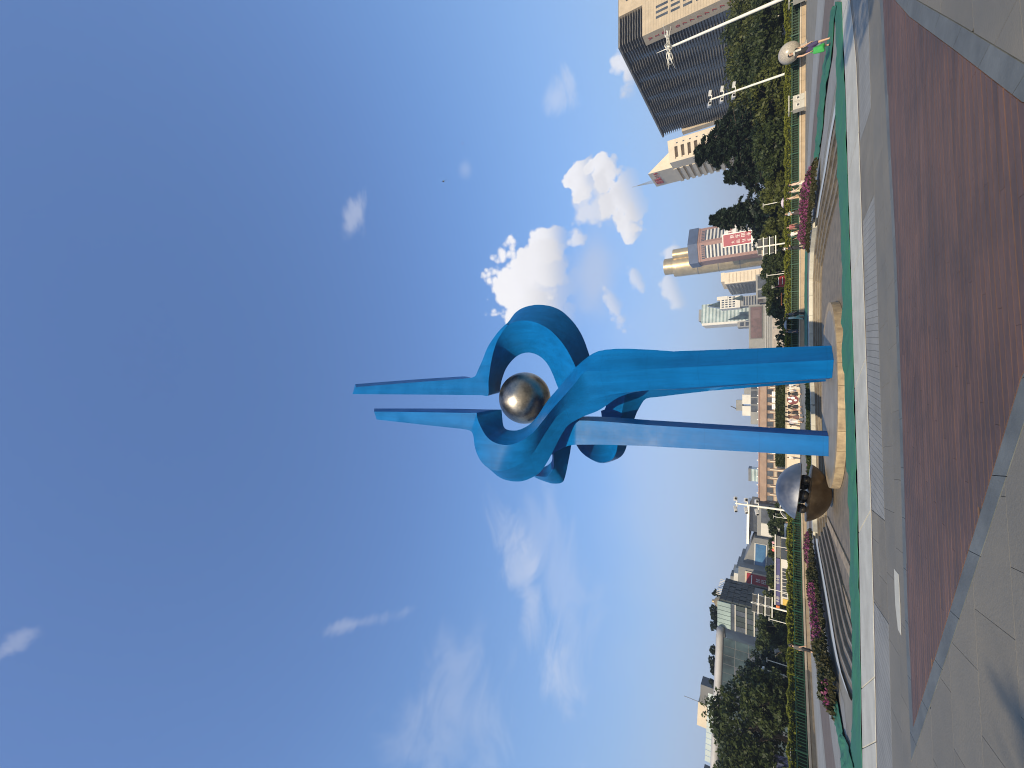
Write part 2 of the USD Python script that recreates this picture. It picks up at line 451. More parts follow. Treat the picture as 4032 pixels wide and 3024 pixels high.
hole = sg.Polygon([(12.0, 21.6), (9.7, 21.0), (7.0, 20.2), (3.4, 19.3), (-0.3, 18.5), (-4.1, 17.5), (-6.4, 17.0), (-9.0, 16.6), (-10.2, 17.0),
                   (-10.9, 19.0), (-11.5, 21.5), (-11.6, 23.5), (-11.3, 26.5), (-11.1, 30.0), (-11.0, 33.0), (-10.9, 35.4), (-9.9, 36.8), (-5.4, 37.7), (-1.6, 39.0),
                   (0.5, 40.3), (2.5, 41.3), (5.0, 41.9), (8.6, 41.9), (10.4, 40.1), (11.1, 37.1), (11.6, 33.0), (11.7, 29.0), (12.0, 25.6)]).buffer(-0.8).buffer(0.8)
big = sg.Point(0, 0).buffer(6000, 48)
g = MB(); g.sheet(big.difference(hole.buffer(0.02)), 0.0)
obj("ground", g, M_GROUND, kind="structure")


def ring_band(a, b, name, m, z):
    r = MB(); r.sheet(hole.buffer(b, 12).difference(hole.buffer(a, 12)), z)
    return obj(name, r, m, kind="structure")


far_side = sg.box(-80, 22.5, 80, 120)
side = sg.Polygon([(-80, 24), (-13, 16.5), (-8, 26), (9, 26), (13.5, 19.5), (80, 34), (80, 120), (-80, 120)])
for a, b, nm, m, z in ((4.7, 8.6, "paving_band", M_BROWN, 0.004), (8.6, 9.4, "paving_strip", M_SLAB_LT, 0.008), (9.4, 13.5, "path", M_BLUEPATH, 0.004)):
    r = MB(); r.sheet(hole.buffer(b, 12).difference(hole.buffer(a, 12)).intersection(side), z)
    obj(nm, r, m, kind="structure")

# sunken basin: four shallow steps down to a paved floor
basin = UsdGeom.Xform.Define(stage, path_for("basin")).GetPrim()
data(basin, "sunken stone basin with stepped sides around the blue sculpture", None, None, "structure")
b0 = MB(); b0.sheet(hole.buffer(0.5), -0.60)
obj("floor_bed", b0, M_STEP, basin)
for i, (a, b, z) in enumerate(((0.0, 0.38, -0.12), (0.38, 0.76, -0.24), (0.76, 1.14, -0.36), (1.14, 1.52, -0.48))):
    r = MB(); r.prism(hole.buffer(-a + (0.3 if i == 0 else 0.002)).difference(hole.buffer(-b)), -0.62, z)
    obj("step", r, M_STEP, basin)
    # worn light nosing of every tread
    e = MB(); e.prism(hole.buffer(-b + 0.085).difference(hole.buffer(-b - 0.012)), z - 0.03, z + 0.004)
    obj("nosing", e, M_FLOOR, basin)
plat2 = hole.buffer(-1.56)
pale_lines = [sg.LineString([onz(3246, 2110, -0.55)[:2], onz(3357, 2440, -0.55)[:2], onz(3400, 2560, -0.55)[:2]]), sg.LineString([onz(3257, 2048, -0.55)[:2], onz(3355, 2270, -0.55)[:2], onz(3400, 2370, -0.55)[:2]])]
bands = so.unary_union([l.buffer(0.27, cap_style=2) for l in pale_lines]).intersection(plat2.buffer(-0.05))
for i in range(2):
    l = pale_lines[i]
    n_ = int(l.length / 1.5)
    for k in range(n_):
        q = so.substring(l, l.length * k / n_ + 0.008, l.length * (k + 1) / n_ - 0.008).buffer(0.26, cap_style=2).intersection(plat2)
        if q.area > 0.05:
            r = MB(); r.prism(q, -0.60, -0.535); obj("pale_band_stone", r, M_PLINTH, basin)
# platform paving: separate long slabs with open joints on a dark bed
rot = math.radians(9.5)
cr, sr = math.cos(rot), math.sin(rot)
slabs = []
for i in range(-12, 13):
    for j in range(-11, 12):
        off = 0.6 if j % 2 else 0
        cx, cy = i * 1.2 + off, j * 1.2
        q = sg.box(cx + 0.006, cy + 0.006, cx + 1.194, cy + 1.194)
        q = sg.Polygon([(0.3 + x * cr - y * sr, 29 + x * sr + y * cr) for x, y in q.exterior.coords]).intersection(plat2.buffer(-0.01)).difference(bands.buffer(0.01))
    
for q in slabs:
    r = MB(); r.prism(q, -0.60, -0.555); obj("paving_stone", r, M_FLOOR, basin)

# rim of the basin: flat white stones on the near and far side
near_out = P2([(3350, 0), (3362, 100), (3374, 240), (3381, 400), (3391, 700), (3402, 1050), (3417, 1500), (3434, 2000), (3446, 2500), (3456, 3024), (3462, 3300)])
near_in = P2([(3313, 0), (3320, 100), (3328, 240), (3334, 400), (3342, 700), (3352, 1000), (3369, 1550), (3383, 2000), (3392, 2500), (3400, 3024), (3405, 3300)])
near_out = [(16.5, 20.2), (14.6, 18.4)] + near_out
near_in = [(17.3, 22.5), (16.2, 21.2)] + near_in


def resample(l, n):
    a = np.array(l); t = np.r_[0, np.cumsum(np.linalg.norm(np.diff(a, axis=0), axis=1))]
    s = np.linspace(0, t[-1], n)
    return np.c_[np.interp(s, t, a[:, 0]), np.interp(s, t, a[:, 1])]


curb = UsdGeom.Xform.Define(stage, path_for("kerb")).GetPrim()
data(curb, "white stone kerb along the near edge of the basin", None, None, "structure")
A, B = resample(near_out, 141), resample(near_in, 141)


def frac_at_y(Y):
    """index along the kerb where photo line Y crosses its outer edge"""
    x = onz(3410, Y)[0]
    return int(np.argmin(np.abs(A[:, 0] - x)))


cuts = [0, 22] + [frac_at_y(Y) for Y in (425, 925, 1424, 1985, 2545, 2755)] + [140]
for i0, i1 in zip(cuts[:-1], cuts[1:]):
    ring = np.r_[A[i0:i1 + 1], B[i0:i1 + 1][::-1]]
    q = sg.Polygon(ring).buffer(0).buffer(-0.012)
    r = MB(); r.prism(q.buffer(-0.01), 0.0, 0.023); r.prism(q, 0.0, 0.018)
    obj("kerb_stone", r, M_CURB, curb)
jr = MB(); jr.sheet(sg.LineString(A - [0.0, 0.012]).buffer(0.022), 0.0172)
obj("rust_joint", jr, M_RUST, curb)

# far rim: pale blocks facing the camera
rim = UsdGeom.Xform.Define(stage, path_for("far_kerb")).GetPrim()
data(rim, "pale stone rim on the far side of the basin", None, None, "structure")
far_line = hole.buffer(0.35, join_style=1).exterior
pts = np.array(far_line.coords)
L_tot = far_line.length
k = int(L_tot / 1.6)
for i in range(k):
    s0, s1 = L_tot * i / k, L_tot * (i + 1) / k
    q = so.substring(far_line, s0 + 0.01, s1 - 0.01)
    c = q.interpolate(0.5, normalized=True)
    if c.y < 36.0:
        continue
    blk = q.buffer(0.36, cap_style=2)
    r = MB(); r.prism(blk.buffer(-0.012), -0.2, 0.13); r.prism(blk, -0.2, 0.12)
    obj("rim_block", r, M_CURB, rim)
ledge = MB(); ledge.sheet(hole.buffer(4.7, 12).difference(hole.buffer(0.65)).intersection(side), 0.006)
obj("pavement", ledge, M_SLAB_LT, kind="structure")

# ---------------------------------------------------------------- foreground paving in front of the kerb
dk = sg.Polygon(P2([(3474, -60), (3480, 0), (3534, 1000), (3560, 1700), (3578, 2350), (3601, 2861), (3718, 2494), (3873, 2000), (4032, 1482)]) + [(1.2, 4.4), (2.0, 4.9)] + P2([(4032, 401), (3760, 193), (3586, 66)]))
deck = UsdGeom.Xform.Define(stage, path_for("deck")).GetPrim()
data(deck, "brown boarded deck tapering towards the viewer", None, None, "structure")
bed = MB(); bed.sheet(dk, 0.004); obj("deck_bed", bed, M_DARKJ, deck)
rt = math.atan2(2.3, 14.6)
cr, sr = math.cos(rt), math.sin(rt)
BW = 0.118
for i in range(70):
    y0 = i * BW
    gp = 0.012 if i % 4 == 0 else 0.005
    strip = [(-14, y0 + gp), (14, y0 + gp), (14, y0 + BW - 0.006), (-14, y0 + BW - 0.006)]
    q = sg.Polygon([(0.5 + x * cr - y * sr, 4.2 + x * sr + y * cr) for x, y in strip]).intersection(dk)
    for gm in getattr(q, "geoms", [q]):
        if gm.area > 0.02:
            # boards come in lengths of about four metres, butted end to end
            x0, x1 = gm.bounds[0], gm.bounds[2]
            cutx = [x0 - 1] + [x for x in np.arange(-12 + (i * 1.37) % 3.9, 12, 3.9) if x0 < x < x1] + [x1 + 1]
            for ca, cb in zip(cutx[:-1], cutx[1:]):
                piece = gm.intersection(sg.box(ca + 0.002, 0, cb - 0.002, 40))
                if piece.area > 0.01:
                    r = MB(); r.prism(piece, 0.005, 0.0185 + 0.0009 * RNG.random()); obj("plank", r, M_DECK, deck)
# blue-grey border round the deck
bord = dk.buffer(0.26, join_style=2).difference(dk.buffer(0.008)).difference(sg.box(-2, -5, 4, 4.6))
pav = UsdGeom.Xform.Define(stage, path_for("paving")).GetPrim()
data(pav, "grey stone slabs around the brown deck", None, None, "structure")
nb = 0
for i in range(-14, 15):
    q = bord.intersection(sg.Polygon([(i * 0.9 + 0.004, 0), ((i + 1) * 0.9 - 0.004, 0), ((i + 1) * 0.9 - 0.004 - 2.4, 16), (i * 0.9 + 0.004 - 2.4, 16)]))
    for gm in getattr(q, "geoms", [q]):
        if gm.geom_type == "Polygon" and gm.area > 0.01:
            r = MB(); r.prism(gm, 0.002, 0.016); obj("border_stone", r, M_BLUE, pav)
taken = dk.buffer(0.268, join_style=2)
# strips between kerb and deck
kerb_poly = sg.Polygon(np.r_[A, B[::-1]]).buffer(0)
mid_pts = P2([(3416, -60), (3424, 0), (3437, 500), (3453, 1000), (3468, 1500), (3485, 2000), (3502, 2457), (3518, 3024), (3526, 3300)])
outA = np.array(near_out)
zoneA = sg.Polygon(list(map(tuple, outA[2:])) + mid_pts[::-1]).buffer(0)
zoneB = sg.Polygon(mid_pts + [(-14, 11.2), (-14, 3), (14, 3), (14, 14.5)]).buffer(0).difference(taken)
panels = [P2([(3388, 560), (3404, 1000), (3380, 300), (3372, 180)])]
pale = so.unary_union([sg.Polygon(P2(l)).buffer(0) for l in (
    [(3352, -60), (3385, 250), (3389, 560), (3432, 425), (3428, 300), (3420, -60)],
    [(3401, 870), (3451, 750), (3453, 1000), (3468, 1500), (3485, 2000), (3490, 2052), (3434, 2006), (3417, 1500)],
    [(3443, 2370), (3502, 2457), (3518, 3024), (3526, 3300), (3462, 3300), (3456, 3024)])]).intersection(zoneA)
for zone, m, w, l, nm in ((pale, M_SLAB_LT, 0.16, 30, "drain_slat"), (zoneA.difference(pale.buffer(0.01)), M_WARM, 1.1, 1.4, "paving_stone"), (zoneB, M_SLAB, 1.0, 1.3, "paving_stone")):
    zone = zone.buffer(-0.004)
    n = 0
    for i in range(-40 if w > 0.5 else -160, 40 if w > 0.5 else 160):
        for j in range(-12 if l < 5 else 0, 14 if l < 5 else 1):
            if w < 0.5:
                q = [(i * w + 0.004, -15), ((i + 1) * w - 0.004, -15), ((i + 1) * w - 0.004, 25), (i * w + 0.004, 25)]
            else:
                o = 0.5 * l if i % 2 else 0
                q = [(j * l + o + 0.003, i * w + 0.002), ((j + 1) * l + o - 0.003, i * w + 0.002), ((j + 1) * l + o - 0.003, (i + 1) * w - 0.002), (j * l + o + 0.003, (i + 1) * w - 0.003)]
            th = rt if w > 0.5 else rt + math.radians(-14)
            c_, s_ = math.cos(th), math.sin(th)
            q = sg.Polygon([(0.5 + x * c_ - y * s_, 4.2 + x * s_ + y * c_) for x, y in q])
            if not q.intersects(zone):
                continue
            q = q.intersection(zone)
            for gm in getattr(q, "geoms", [q]):
                if gm.geom_type == "Polygon" and gm.area > 0.004 and gm.centroid.y < 30:
                    r = MB(); r.prism(gm, 0.002, 0.0142 + 0.0002 * RNG.random()); obj(nm, r, m, pav); n += 1
jb = MB(); jb.sheet(sg.box(-14, 3, 14, 16.5).union(kerb_poly.buffer(0.3)).difference(hole.buffer(1.4)), 0.0015)
obj("joint_bed", jb, M_DARKJ, pav)
br = MB(); br.prism(sg.Polygon(P2([(3525, 2240), (3543, 2262), (3548, 2350), (3553, 2503), (3541, 2480), (3530, 2380)])), 0.0165, 0.019)
obj("pale_inlay", br, M_CURB, pav)

# ---------------------------------------------------------------- the blue sculpture
def blue_paint():
    N = {"g": ("geometry", {}), "n": ("noise_texture", {"scale": 0.5, "detail": 6.0, "roughness": 0.6}),
         "r": ("rgb_ramp", {"ramp": [(0, (0.001, 0.094, 0.27)), (0.35, (0.001, 0.094, 0.27)), (0.65, (0.0015, 0.112, 0.315)), (1, (0.0015, 0.112, 0.315))]}),
         "n2": ("noise_texture", {"scale": 1.3, "detail": 3.0}), "b": ("bump", {"strength": 0.16, "distance": 0.05}),
         "rr": ("map_range", {"from_min": 0.3, "from_max": 0.7, "to_min": 0.30, "to_max": 0.46}),
         "p": ("principled_bsdf", {"specular_ior_level": 0.085})}
    N["ms"] = ("mapping", {"scale": (1.6, 1.6, 0.10)})                    # rain streaks
    N["ns"] = ("noise_texture", {"scale": 1.0, "detail": 5.0, "roughness": 0.7})
    N["rs"] = ("map_range", {"from_min": 0.35, "from_max": 0.68, "to_min": 0.80, "to_max": 1.08, "clamp": True})
    N["xyz"] = ("separate_xyz", {})
    N["q"] = ("math", {"math_type": "divide", "value2": 3.05})             # welded plate seams
    N["f"] = ("math", {"math_type": "fraction"})
    N["lt"] = ("map_range", {"from_min": 0.0, "from_max": 0.014, "to_min": 0.80, "to_max": 1.0, "clamp": True})
    N["mm"] = ("math", {"math_type": "multiply"})
    N["sc"] = ("vector_math", {"math_type": "scale"})
    L = [("g.position", "ms.vector"), ("ms.vector", "ns.vector"), ("ns.fac", "rs.value"), ("g.position", "xyz.vector"), ("xyz.z", "q.value1"), ("q.value", "f.value1"), ("f.value", "lt.value"),
         ("rs.result", "mm.value1"), ("lt.result", "mm.value2"), ("r.color", "sc.vector1"), ("mm.value", "sc.scale"), ("sc.vector", "p.base_color"),
         ("g.position", "n.vector"), ("n.fac", "r.fac"), ("g.position", "n2.vector"), ("n2.fac", "b.height"), ("b.normal", "p.normal"),
         ("n.fac", "rr.value"), ("rr.result", "p.roughness")]
    return usdkit.material(stage, "/World/Looks/blue_paint", N, L, surface="p.BSDF")


M_SCULPT = blue_paint()
Z1 = lambda p: (1350 + 0.5425 * p[0], 1150 + 0.5425 * p[1])
Z2 = lambda p: (2200 + 0.4973 * p[0], 1200 + 0.4973 * p[1])
sculpt = thing("monument_sculpture", "tall blue steel monument of curling ribbons and two prongs around a metal ball", "sculpture")


def rail(pts, depth, fn, n=90, tail=()):
    """photo outline points at their depths -> smooth 3-D curve; tail: 3-D points appended straight"""
    q = [np.array(fn(p)) for p in pts]
    D = np.broadcast_to(np.asarray(depth, float), (len(q),))
    P = np.array([at(a[0], a[1], d) for a, d in zip(q, D)])
    return P


def ribbon(name, rails_px, depths, fn, base=None, per=7):
    cols = [rail(r, d, fn) for r, d in zip(rails_px, depths)]
    # common parameter from the mean curve
    mean = sum(cols) / len(cols)
    t = np.r_[0, np.cumsum(np.linalg.norm(np.diff(mean, axis=0), axis=1) ** 0.6)]
    from scipy.interpolate import PchipInterpolator, Akima1DInterpolator
    s = np.unique(np.concatenate([np.linspace(a, b, per, endpoint=False) for a, b in zip(t[:-1], t[1:])] + [[t[-1]]]))
    R = [Akima1DInterpolator(t, c)(s) for c in cols]
    if base is not None:
        R = [np.vstack([r, b]) for r, b in zip(R, base)]
    whole = MB().rails(R).mesh()
    whole = trimesh.Trimesh(whole.vertices, whole.faces, process=True)
    flip = whole.volume < 0
    mb, k = MB(), len(R)
    for j in range(k):                                   # every side its own strip, so that the edges between them stay sharp
        a, b = (R[(j + 1) % k], R[j]) if flip else (R[j], R[(j + 1) % k])
        mb.rails([a, b], closed=False)
    for i, f in ((0, not flip), (len(R[0]) - 1, flip)):
        idx = [r[i] for r in R]
        mb.add(idx, [(0, q + 1, q) if f else (0, q, q + 1) for q in range(1, k - 1)])
    return obj(name, mb, M_SCULPT, sculpt, smooth=True)


S = [  # left/outer front edge | right/inner front edge | inner back edge | outer back edge
    ((245, 925), (227, 868), (227, 845), (240, 905)),
    ((600, 965), (600, 872), (600, 845), (600, 950)),
    ((860, 993), (880, 877), (890, 848), (870, 980)),
    ((930, 1010), (970, 876), (1060, 852), (945, 1000)),
    ((948, 1050), (976, 915), (1150, 853), (960, 1040)),
    ((957, 1120), (995, 965), (1156, 905), (975, 1110)),
    ((988, 1205), (1030, 1030), (1162, 955), (1010, 1210)),
    ((1035, 1262), (1075, 1077), (1178, 990), (1065, 1283)),
    ((1085, 1290), (1135, 1104), (1215, 1003), (1130, 1340)),
    ((1150, 1298), (1195, 1110), (1265, 1003), (1200, 1368)),
    ((1240, 1272), (1255, 1098), (1315, 985), (1290, 1374)),
    ((1330, 1215), (1325, 1062), (1362, 955), (1375, 1345)),
    ((1400, 1140), (1395, 1005), (1402, 912), (1448, 1288)),
    ((1450, 1050), (1455, 930), (1445, 850), (1508, 1190)),
    ((1505, 962), (1520, 850), (1500, 770), (1560, 1085)),
    ((1580, 880), (1600, 760), (1570, 690), (1615, 990)),
    ((1680, 825), (1675, 675), (1640, 605), (1720, 915)),
    ((1800, 782), (1752, 582), (1705, 532), (1850, 862)),
    ((1950, 745), (1900, 574), (1812, 447), (2010, 760)),
    ((2400, 700), (2400, 549), (2400, 430), (2440, 712)),
]
cols = list(zip(*S))
n = len(S)
zb = -0.225
dF = np.full(n, 26.4); dB = np.full(n, 28.3)
dFL = np.r_[np.full(9, 26.6), np.linspace(26.7, 27.5, 4), np.full(n - 13, 27.5)]
dBi = np.r_[np.full(n - 3, 28.3), 27.6, 27.2, 27.2]
dBo = np.r_[np.full(n - 3, 28.4), 28.2, 27.9, 27.7]
base = [onz(*Z2((2165, 578)), zb), onz(*Z2((2178, 437)), zb), onz(*Z2((2160, 323)), zb), onz(*Z2((2140, 588)), zb)]
ribbon("ribbon", cols, (dFL, dF, dBi, dBo), Z1, base)

Rr = [  # front edge | outer edge | inner back edge
    ((70, 740), (90, 668), (95, 722)),
    ((500, 744), (500, 636), (520, 725)),
    ((850, 747), (860, 612), (900, 732)),
    ((1000, 748), (960, 596), (1100, 735)),
    ((1055, 748), (985, 553), (1140, 718)),
    ((1058, 640), (1012, 493), (1152, 645)),
    ((1076, 510), (1050, 400), (1180, 565)),
    ((1108, 385), (1110, 308), (1225, 500)),
    ((1148, 305), (1180, 220), (1275, 458)),
    ((1190, 250), (1255, 147), (1325, 441)),
    ((1248, 216), (1340, 103), (1370, 442)),
    ((1330, 207), (1425, 92), (1415, 458)),
    ((1405, 222), (1520, 106), (1455, 487)),
    ((1485, 262), (1610, 155), (1490, 530)),
    ((1562, 332), (1690, 240), (1525, 600)),
    ((1630, 425), (1745, 335), (1558, 685)),
    ((1690, 545), (1790, 460), (1600, 770)),
    ((1730, 670), (1830, 600), (1650, 850)),
    ((1740, 800), (1850, 720), (1660, 940)),
]
n = len(Rr)
Bf = [(95, 690), (500, 657), (855, 630), (957, 612), (985, 556), (1012, 496), (1050, 402), (1110, 310), (1176, 238), (1204, 246)] + [tuple(r[0]) for r in Rr[10:]]
ca, cc, cd = zip(*Rr)
dbf = np.r_[np.full(9, 28.15), 28.06, np.full(n - 10, 28.03)]
cc = list(cc)
for i in range(3, 9):
    cc[i] = (Bf[i][0] + 6, Bf[i][1] + 4)
Bf = [(x + (0.8 if i > 9 else 0), y - (0.8 if i > 9 else 0)) for i, (x, y) in enumerate(Bf)]
ribbon("ribbon", (ca, Bf, cc, cd), (np.full(n, 28.0), dbf, np.full(n, 30.0), np.full(n, 30.3)), Z1)

# left leg, bending back under the front ribbon
Lg = [
    ((1500, 1190), (1540, 960), (1600, 900), (1560, 1150)),
    ((1560, 1152), (1600, 930), (1640, 900), (1600, 1130)),
    ((1630, 1118), (1660, 928), (1690, 905), (1650, 1110)),
    ((1700, 1108), (1695, 932), (1720, 903), (1720, 1100)),
    ((1800, 1107), (1800, 935), (1830, 903), (1820, 1100)),
    ((2212, 1118), (2212, 965), (2212, 928), (2212, 1110)),
]
n = len(Lg)
cl = list(zip(*Lg))
base = [onz(*Z2((2137, 1200)), zb), onz(*Z2((2137, 1041)), zb), onz(*Z2((2124, 1000)), zb), onz(*Z2((2126, 1190)), zb)]
db = np.array([31.0, 30.3, 29.5, 29.2, 29.2, 29.2])
ribbon("ribbon", cl, (db, db, db + 0.95, db + 0.95), Z1, base)

# rear unit: curl on the left, passing behind both legs and coming down as the third leg
Rq = [  # inner edge | crease | outer edge
    ((150, 1040), (130, 1090), (150, 1112)),
    ((190, 1060), (180, 1168), (186, 1172)),
    ((230, 1080), (240, 1214), (252, 1222)),
    ((280, 1085), (310, 1244), (330, 1253)),
    ((330, 1080), (385, 1242), (420, 1238)),
    ((360, 1050), (445, 1195), (500, 1195)),
    ((370, 1000), (466, 1105), (540, 1110)),
    ((350, 930), (475, 1000), (560, 1000)),
    ((335, 845), (490, 905), (598, 905)),
    ((365, 826), (500, 850), (620, 850)),
    ((388, 765), (518, 765), (660, 778)),
    ((410, 700), (555, 685), (700, 741)),
    ((600, 640), (800, 640), (850, 722)),
    ((1000, 560), (1200, 560), (1200, 681)),
]
n = len(Rq)
cq = list(zip(*Rq))
base = [onz(*Z2((2080, 500)), zb), onz(*Z2((2105, 540)), zb), onz(*Z2((2115, 607)), zb)]
ribbon("ribbon", cq, (np.full(n, 33.2), np.full(n, 31.4), np.full(n, 32.6)), Z2, base)

# second rear curl at the lower left
Cq = [
    ((1420, 1270), (1380, 1330), (1395, 1345)),
    ((1450, 1270), (1430, 1338), (1440, 1365)),
    ((1480, 1260), (1475, 1340), (1500, 1385)),
    ((1510, 1235), (1512, 1308), (1560, 1390)),
    ((1520, 1200), (1532, 1255), (1605, 1365)),
    ((1515, 1160), (1527, 1170), (1625, 1290)),
    ((1500, 1110), (1520, 1100), (1645, 1190)),
    ((1500, 1040), (1530, 1010), (1660, 1090)),
]
n = len(Cq)
c3 = list(zip(*Cq))
ribbon("ribbon", c3, (np.full(n, 33.0), np.full(n, 31.0), np.full(n, 32.4)), Z1)


def ball_metal():
    N = {"g": ("geometry", {}), "n": ("noise_texture", {"scale": 1.1, "detail": 5.0, "roughness": 0.7}),
         "n2": ("voronoi_texture", {"scale": 0.9}), "b": ("bump", {"strength": 0.10, "distance": 0.12}), "b2": ("bump", {"strength": 0.05, "distance": 0.3}),
         "r": ("rgb_ramp", {"ramp": [(0, (0.19, 0.175, 0.15)), (0.4, (0.25, 0.23, 0.195)), (0.7, (0.40, 0.35, 0.27)), (1, (0.44, 0.39, 0.30))]}),
         "rr": ("map_range", {"from_min": 0.3, "from_max": 0.7, "to_min": 0.24, "to_max": 0.42}),
         "p": ("principled_bsdf", {"metallic": 1.0})}
    L = [("g.position", "n.vector"), ("n.fac", "r.fac"), ("r.color", "p.base_color"), ("n.fac", "rr.value"), ("rr.result", "p.roughness"),
         ("n.fac", "b.height"), ("b.normal", "p.normal")]
    return usdkit.material(stage, "/World/Looks/ball_metal", N, L, surface="p.BSDF")


c = at(2066, 1567, 30.2)
rad = 103 * 30.2 / 1378 * 0.985
s = trimesh.creation.icosphere(4, rad); s.apply_translation(c)
M_BALL = ball_metal()
obj("ball", s, M_BALL, sculpt, smooth=True)
br = MB(); br.tube([c + (-0.6, 0.4, -rad * 0.8), c + (-1.6, 1.0, -rad - 1.2)], 0.28, 10)
obj("ball_support", br, M_SCULPT, sculpt, smooth=40)

# round stone plinth the legs stand on
plinth = UsdGeom.Xform.Define(stage, path_for("plinth")).GetPrim()
data(plinth, "low round stone plinth carrying the blue monument", "plinth")
PC, PR = (-0.6, 28.9), 5.1
pl = MB(); pl.lathe([(PR - 0.07, -0.58), (PR - 0.07, -0.23), (0.0, -0.23)], 72, (PC[0], PC[1], 0))
obj("top_slab", pl, M_FLOOR, plinth)
for i in range(30):
    a0, a1 = 2 * math.pi * i / 30 + 0.002, 2 * math.pi * (i + 1) / 30 - 0.002
    ths = np.linspace(a0, a1, 5)
    q = sg.Polygon([(PC[0] + PR * math.cos(t), PC[1] + PR * math.sin(t)) for t in ths] + [(PC[0] + (PR - 0.45) * math.cos(t), PC[1] + (PR - 0.45) * math.sin(t)) for t in ths[::-1]])
    r = MB(); r.prism(q, -0.58, -0.222); obj("edge_stone", r, M_PLINTH, plinth)

# ---------------------------------------------------------------- buildings round the square
def wallbox(name, p0, p1, z0, z1, thick, m, parent, out=0.0, **k):
    """upright slab along p0->p1 (plan), its front face pushed out by `out` to the right-hand side of p0->p1, thickness going back"""
    p0, p1 = np.asarray(p0, float), np.asarray(p1, float)
    d = (p1 - p0) / np.linalg.norm(p1 - p0); nrm = np.array([d[1], -d[0]])
    q = [p0 + nrm * out, p1 + nrm * out, p1 + nrm * (out - thick), p0 + nrm * (out - thick)]
    r = MB().prism(sg.Polygon(q), z0, z1)
    return obj(name, r, m, parent, **k)


def on(p0, p1, s, out=0.0):
    p0, p1 = np.asarray(p0, float), np.asarray(p1, float)
    L = np.linalg.norm(p1 - p0); d = (p1 - p0) / L
    return p0 + d * s + np.array([d[1], -d[0]]) * out


def windows(parent, p0, p1, spots, m, name="window", out=0.05, thick=0.12, frame=None, fw=0.08):
    """spots: (s0, s1, z0, z1) along p0->p1"""
    for s0, s1, z0, z1 in spots:
        w = wallbox(name, on(p0, p1, s0), on(p0, p1, s1), z0, z1, thick, m, parent, out)
        if frame:
            fr = MB()
            for a, b, c, d in ((s0 - fw, s0, z0 - fw, z1 + fw), (s1, s1 + fw, z0 - fw, z1 + fw), (s0, s1, z1, z1 + fw), (s0, s1, z0 - fw, z0)):
                q0, q1 = on(p0, p1, a, out + 0.05), on(p0, p1, b, out + 0.05)
                q2, q3 = on(p0, p1, b, out - thick), on(p0, p1, a, out - thick)
                fr.prism(sg.Polygon([q0, q1, q2, q3]), c, d)
            obj("frame", fr, frame, w)


def glyphs(parent, p0, p1, s, z, size, codes, m, name="letter", out=0.1, down=False, gap=1.15):
    """square brush-stroke signs on a wall; each code is a list of strokes (x0,y0,x1,y1) in a unit square"""
    for i, strokes in enumerate(codes):
        so_, zo = (0, -i * size * gap) if down else (i * size * gap, 0)
        r = MB()
        for k, (x0, y0, x1, y1) in enumerate(strokes):
            a = on(p0, p1, s + so_ + x0 * size, out + 0.002 * k); b = on(p0, p1, s + so_ + x1 * size, out + 0.002 * k)
            r.bar((a[0], a[1], z + zo + y0 * size), (b[0], b[1], z + zo + y1 * size), size * 0.11, size * 0.05)
        obj(name, r, m, parent)


G_A = [(0.1, 0.85, 0.9, 0.85), (0.5, 1, 0.5, 0), (0.1, 0.5, 0.9, 0.5), (0.15, 0.1, 0.85, 0.1), (0.2, 0.85, 0.2, 0.5)]
G_B = [(0.1, 0.95, 0.1, 0.05), (0.1, 0.95, 0.9, 0.95), (0.9, 0.95, 0.9, 0.05), (0.1, 0.5, 0.9, 0.5), (0.1, 0.05, 0.9, 0.05), (0.5, 0.95, 0.5, 0.05)]
G_C = [(0.5, 1, 0.1, 0.4), (0.5, 1, 0.9, 0.4), (0.2, 0.55, 0.8, 0.55), (0.5, 0.75, 0.5, 0), (0.15, 0.25, 0.85, 0.25)]
G_D = [(0.1, 0.9, 0.45, 0.9), (0.28, 1, 0.28, 0), (0.1, 0.55, 0.45, 0.6), (0.55, 0.9, 0.95, 0.9), (0.6, 0.6, 0.95, 0.6), (0.75, 0.9, 0.55, 0), (0.75, 0.6, 0.95, 0.05)]
G_E = [(0.05, 0.7, 0.95, 0.7), (0.5, 1, 0.5, 0.5), (0.5, 0.6, 0.1, 0.0), (0.5, 0.6, 0.9, 0.0), (0.25, 0.3, 0.75, 0.3)]
G_F = [(0.2, 0.95, 0.25, 0.1), (0.2, 0.95, 0.85, 0.95), (0.3, 0.6, 0.8, 0.6)]
GL = [G_A, G_B, G_C, G_D, G_E]

M_LOUVRE = mat("louvre_grey", (0.125, 0.12, 0.11), rough=0.5, var=0.12, scale=0.4)
M_DKGLASS = glass_mat("dark_glass", (0.03, 0.036, 0.045), rough=0.15)
M_BEIGE = mat("beige_stone", (0.40, 0.335, 0.25), rough=0.75, var=0.07, scale=0.5, bump=0.2, bscale=3)
M_CREAM = mat("cream_wall", (0.55, 0.48, 0.38), rough=0.75, var=0.05, scale=0.3)
M_WHITEW = mat("white_wall", (0.52, 0.51, 0.48), rough=0.7, var=0.05, scale=0.3)
M_GREYW = mat("grey_wall", (0.20, 0.205, 0.205), rough=0.7, var=0.08, scale=0.3)
M_DGREYW = mat("dark_grey_wall", (0.11, 0.115, 0.12), rough=0.6, var=0.12, scale=0.3)
M_PINK = mat("pink_wall", (0.26, 0.155, 0.13), rough=0.7, var=0.06, scale=0.3)
M_NAVY = mat("navy_roof", (0.05, 0.075, 0.14), rough=0.55, var=0.1, scale=0.2)
M_RED = mat("red_paint", (0.27, 0.016, 0.02), rough=0.5, var=0.08)
M_WHITE = mat("white_paint", (0.75, 0.74, 0.71), rough=0.45, var=0.04)
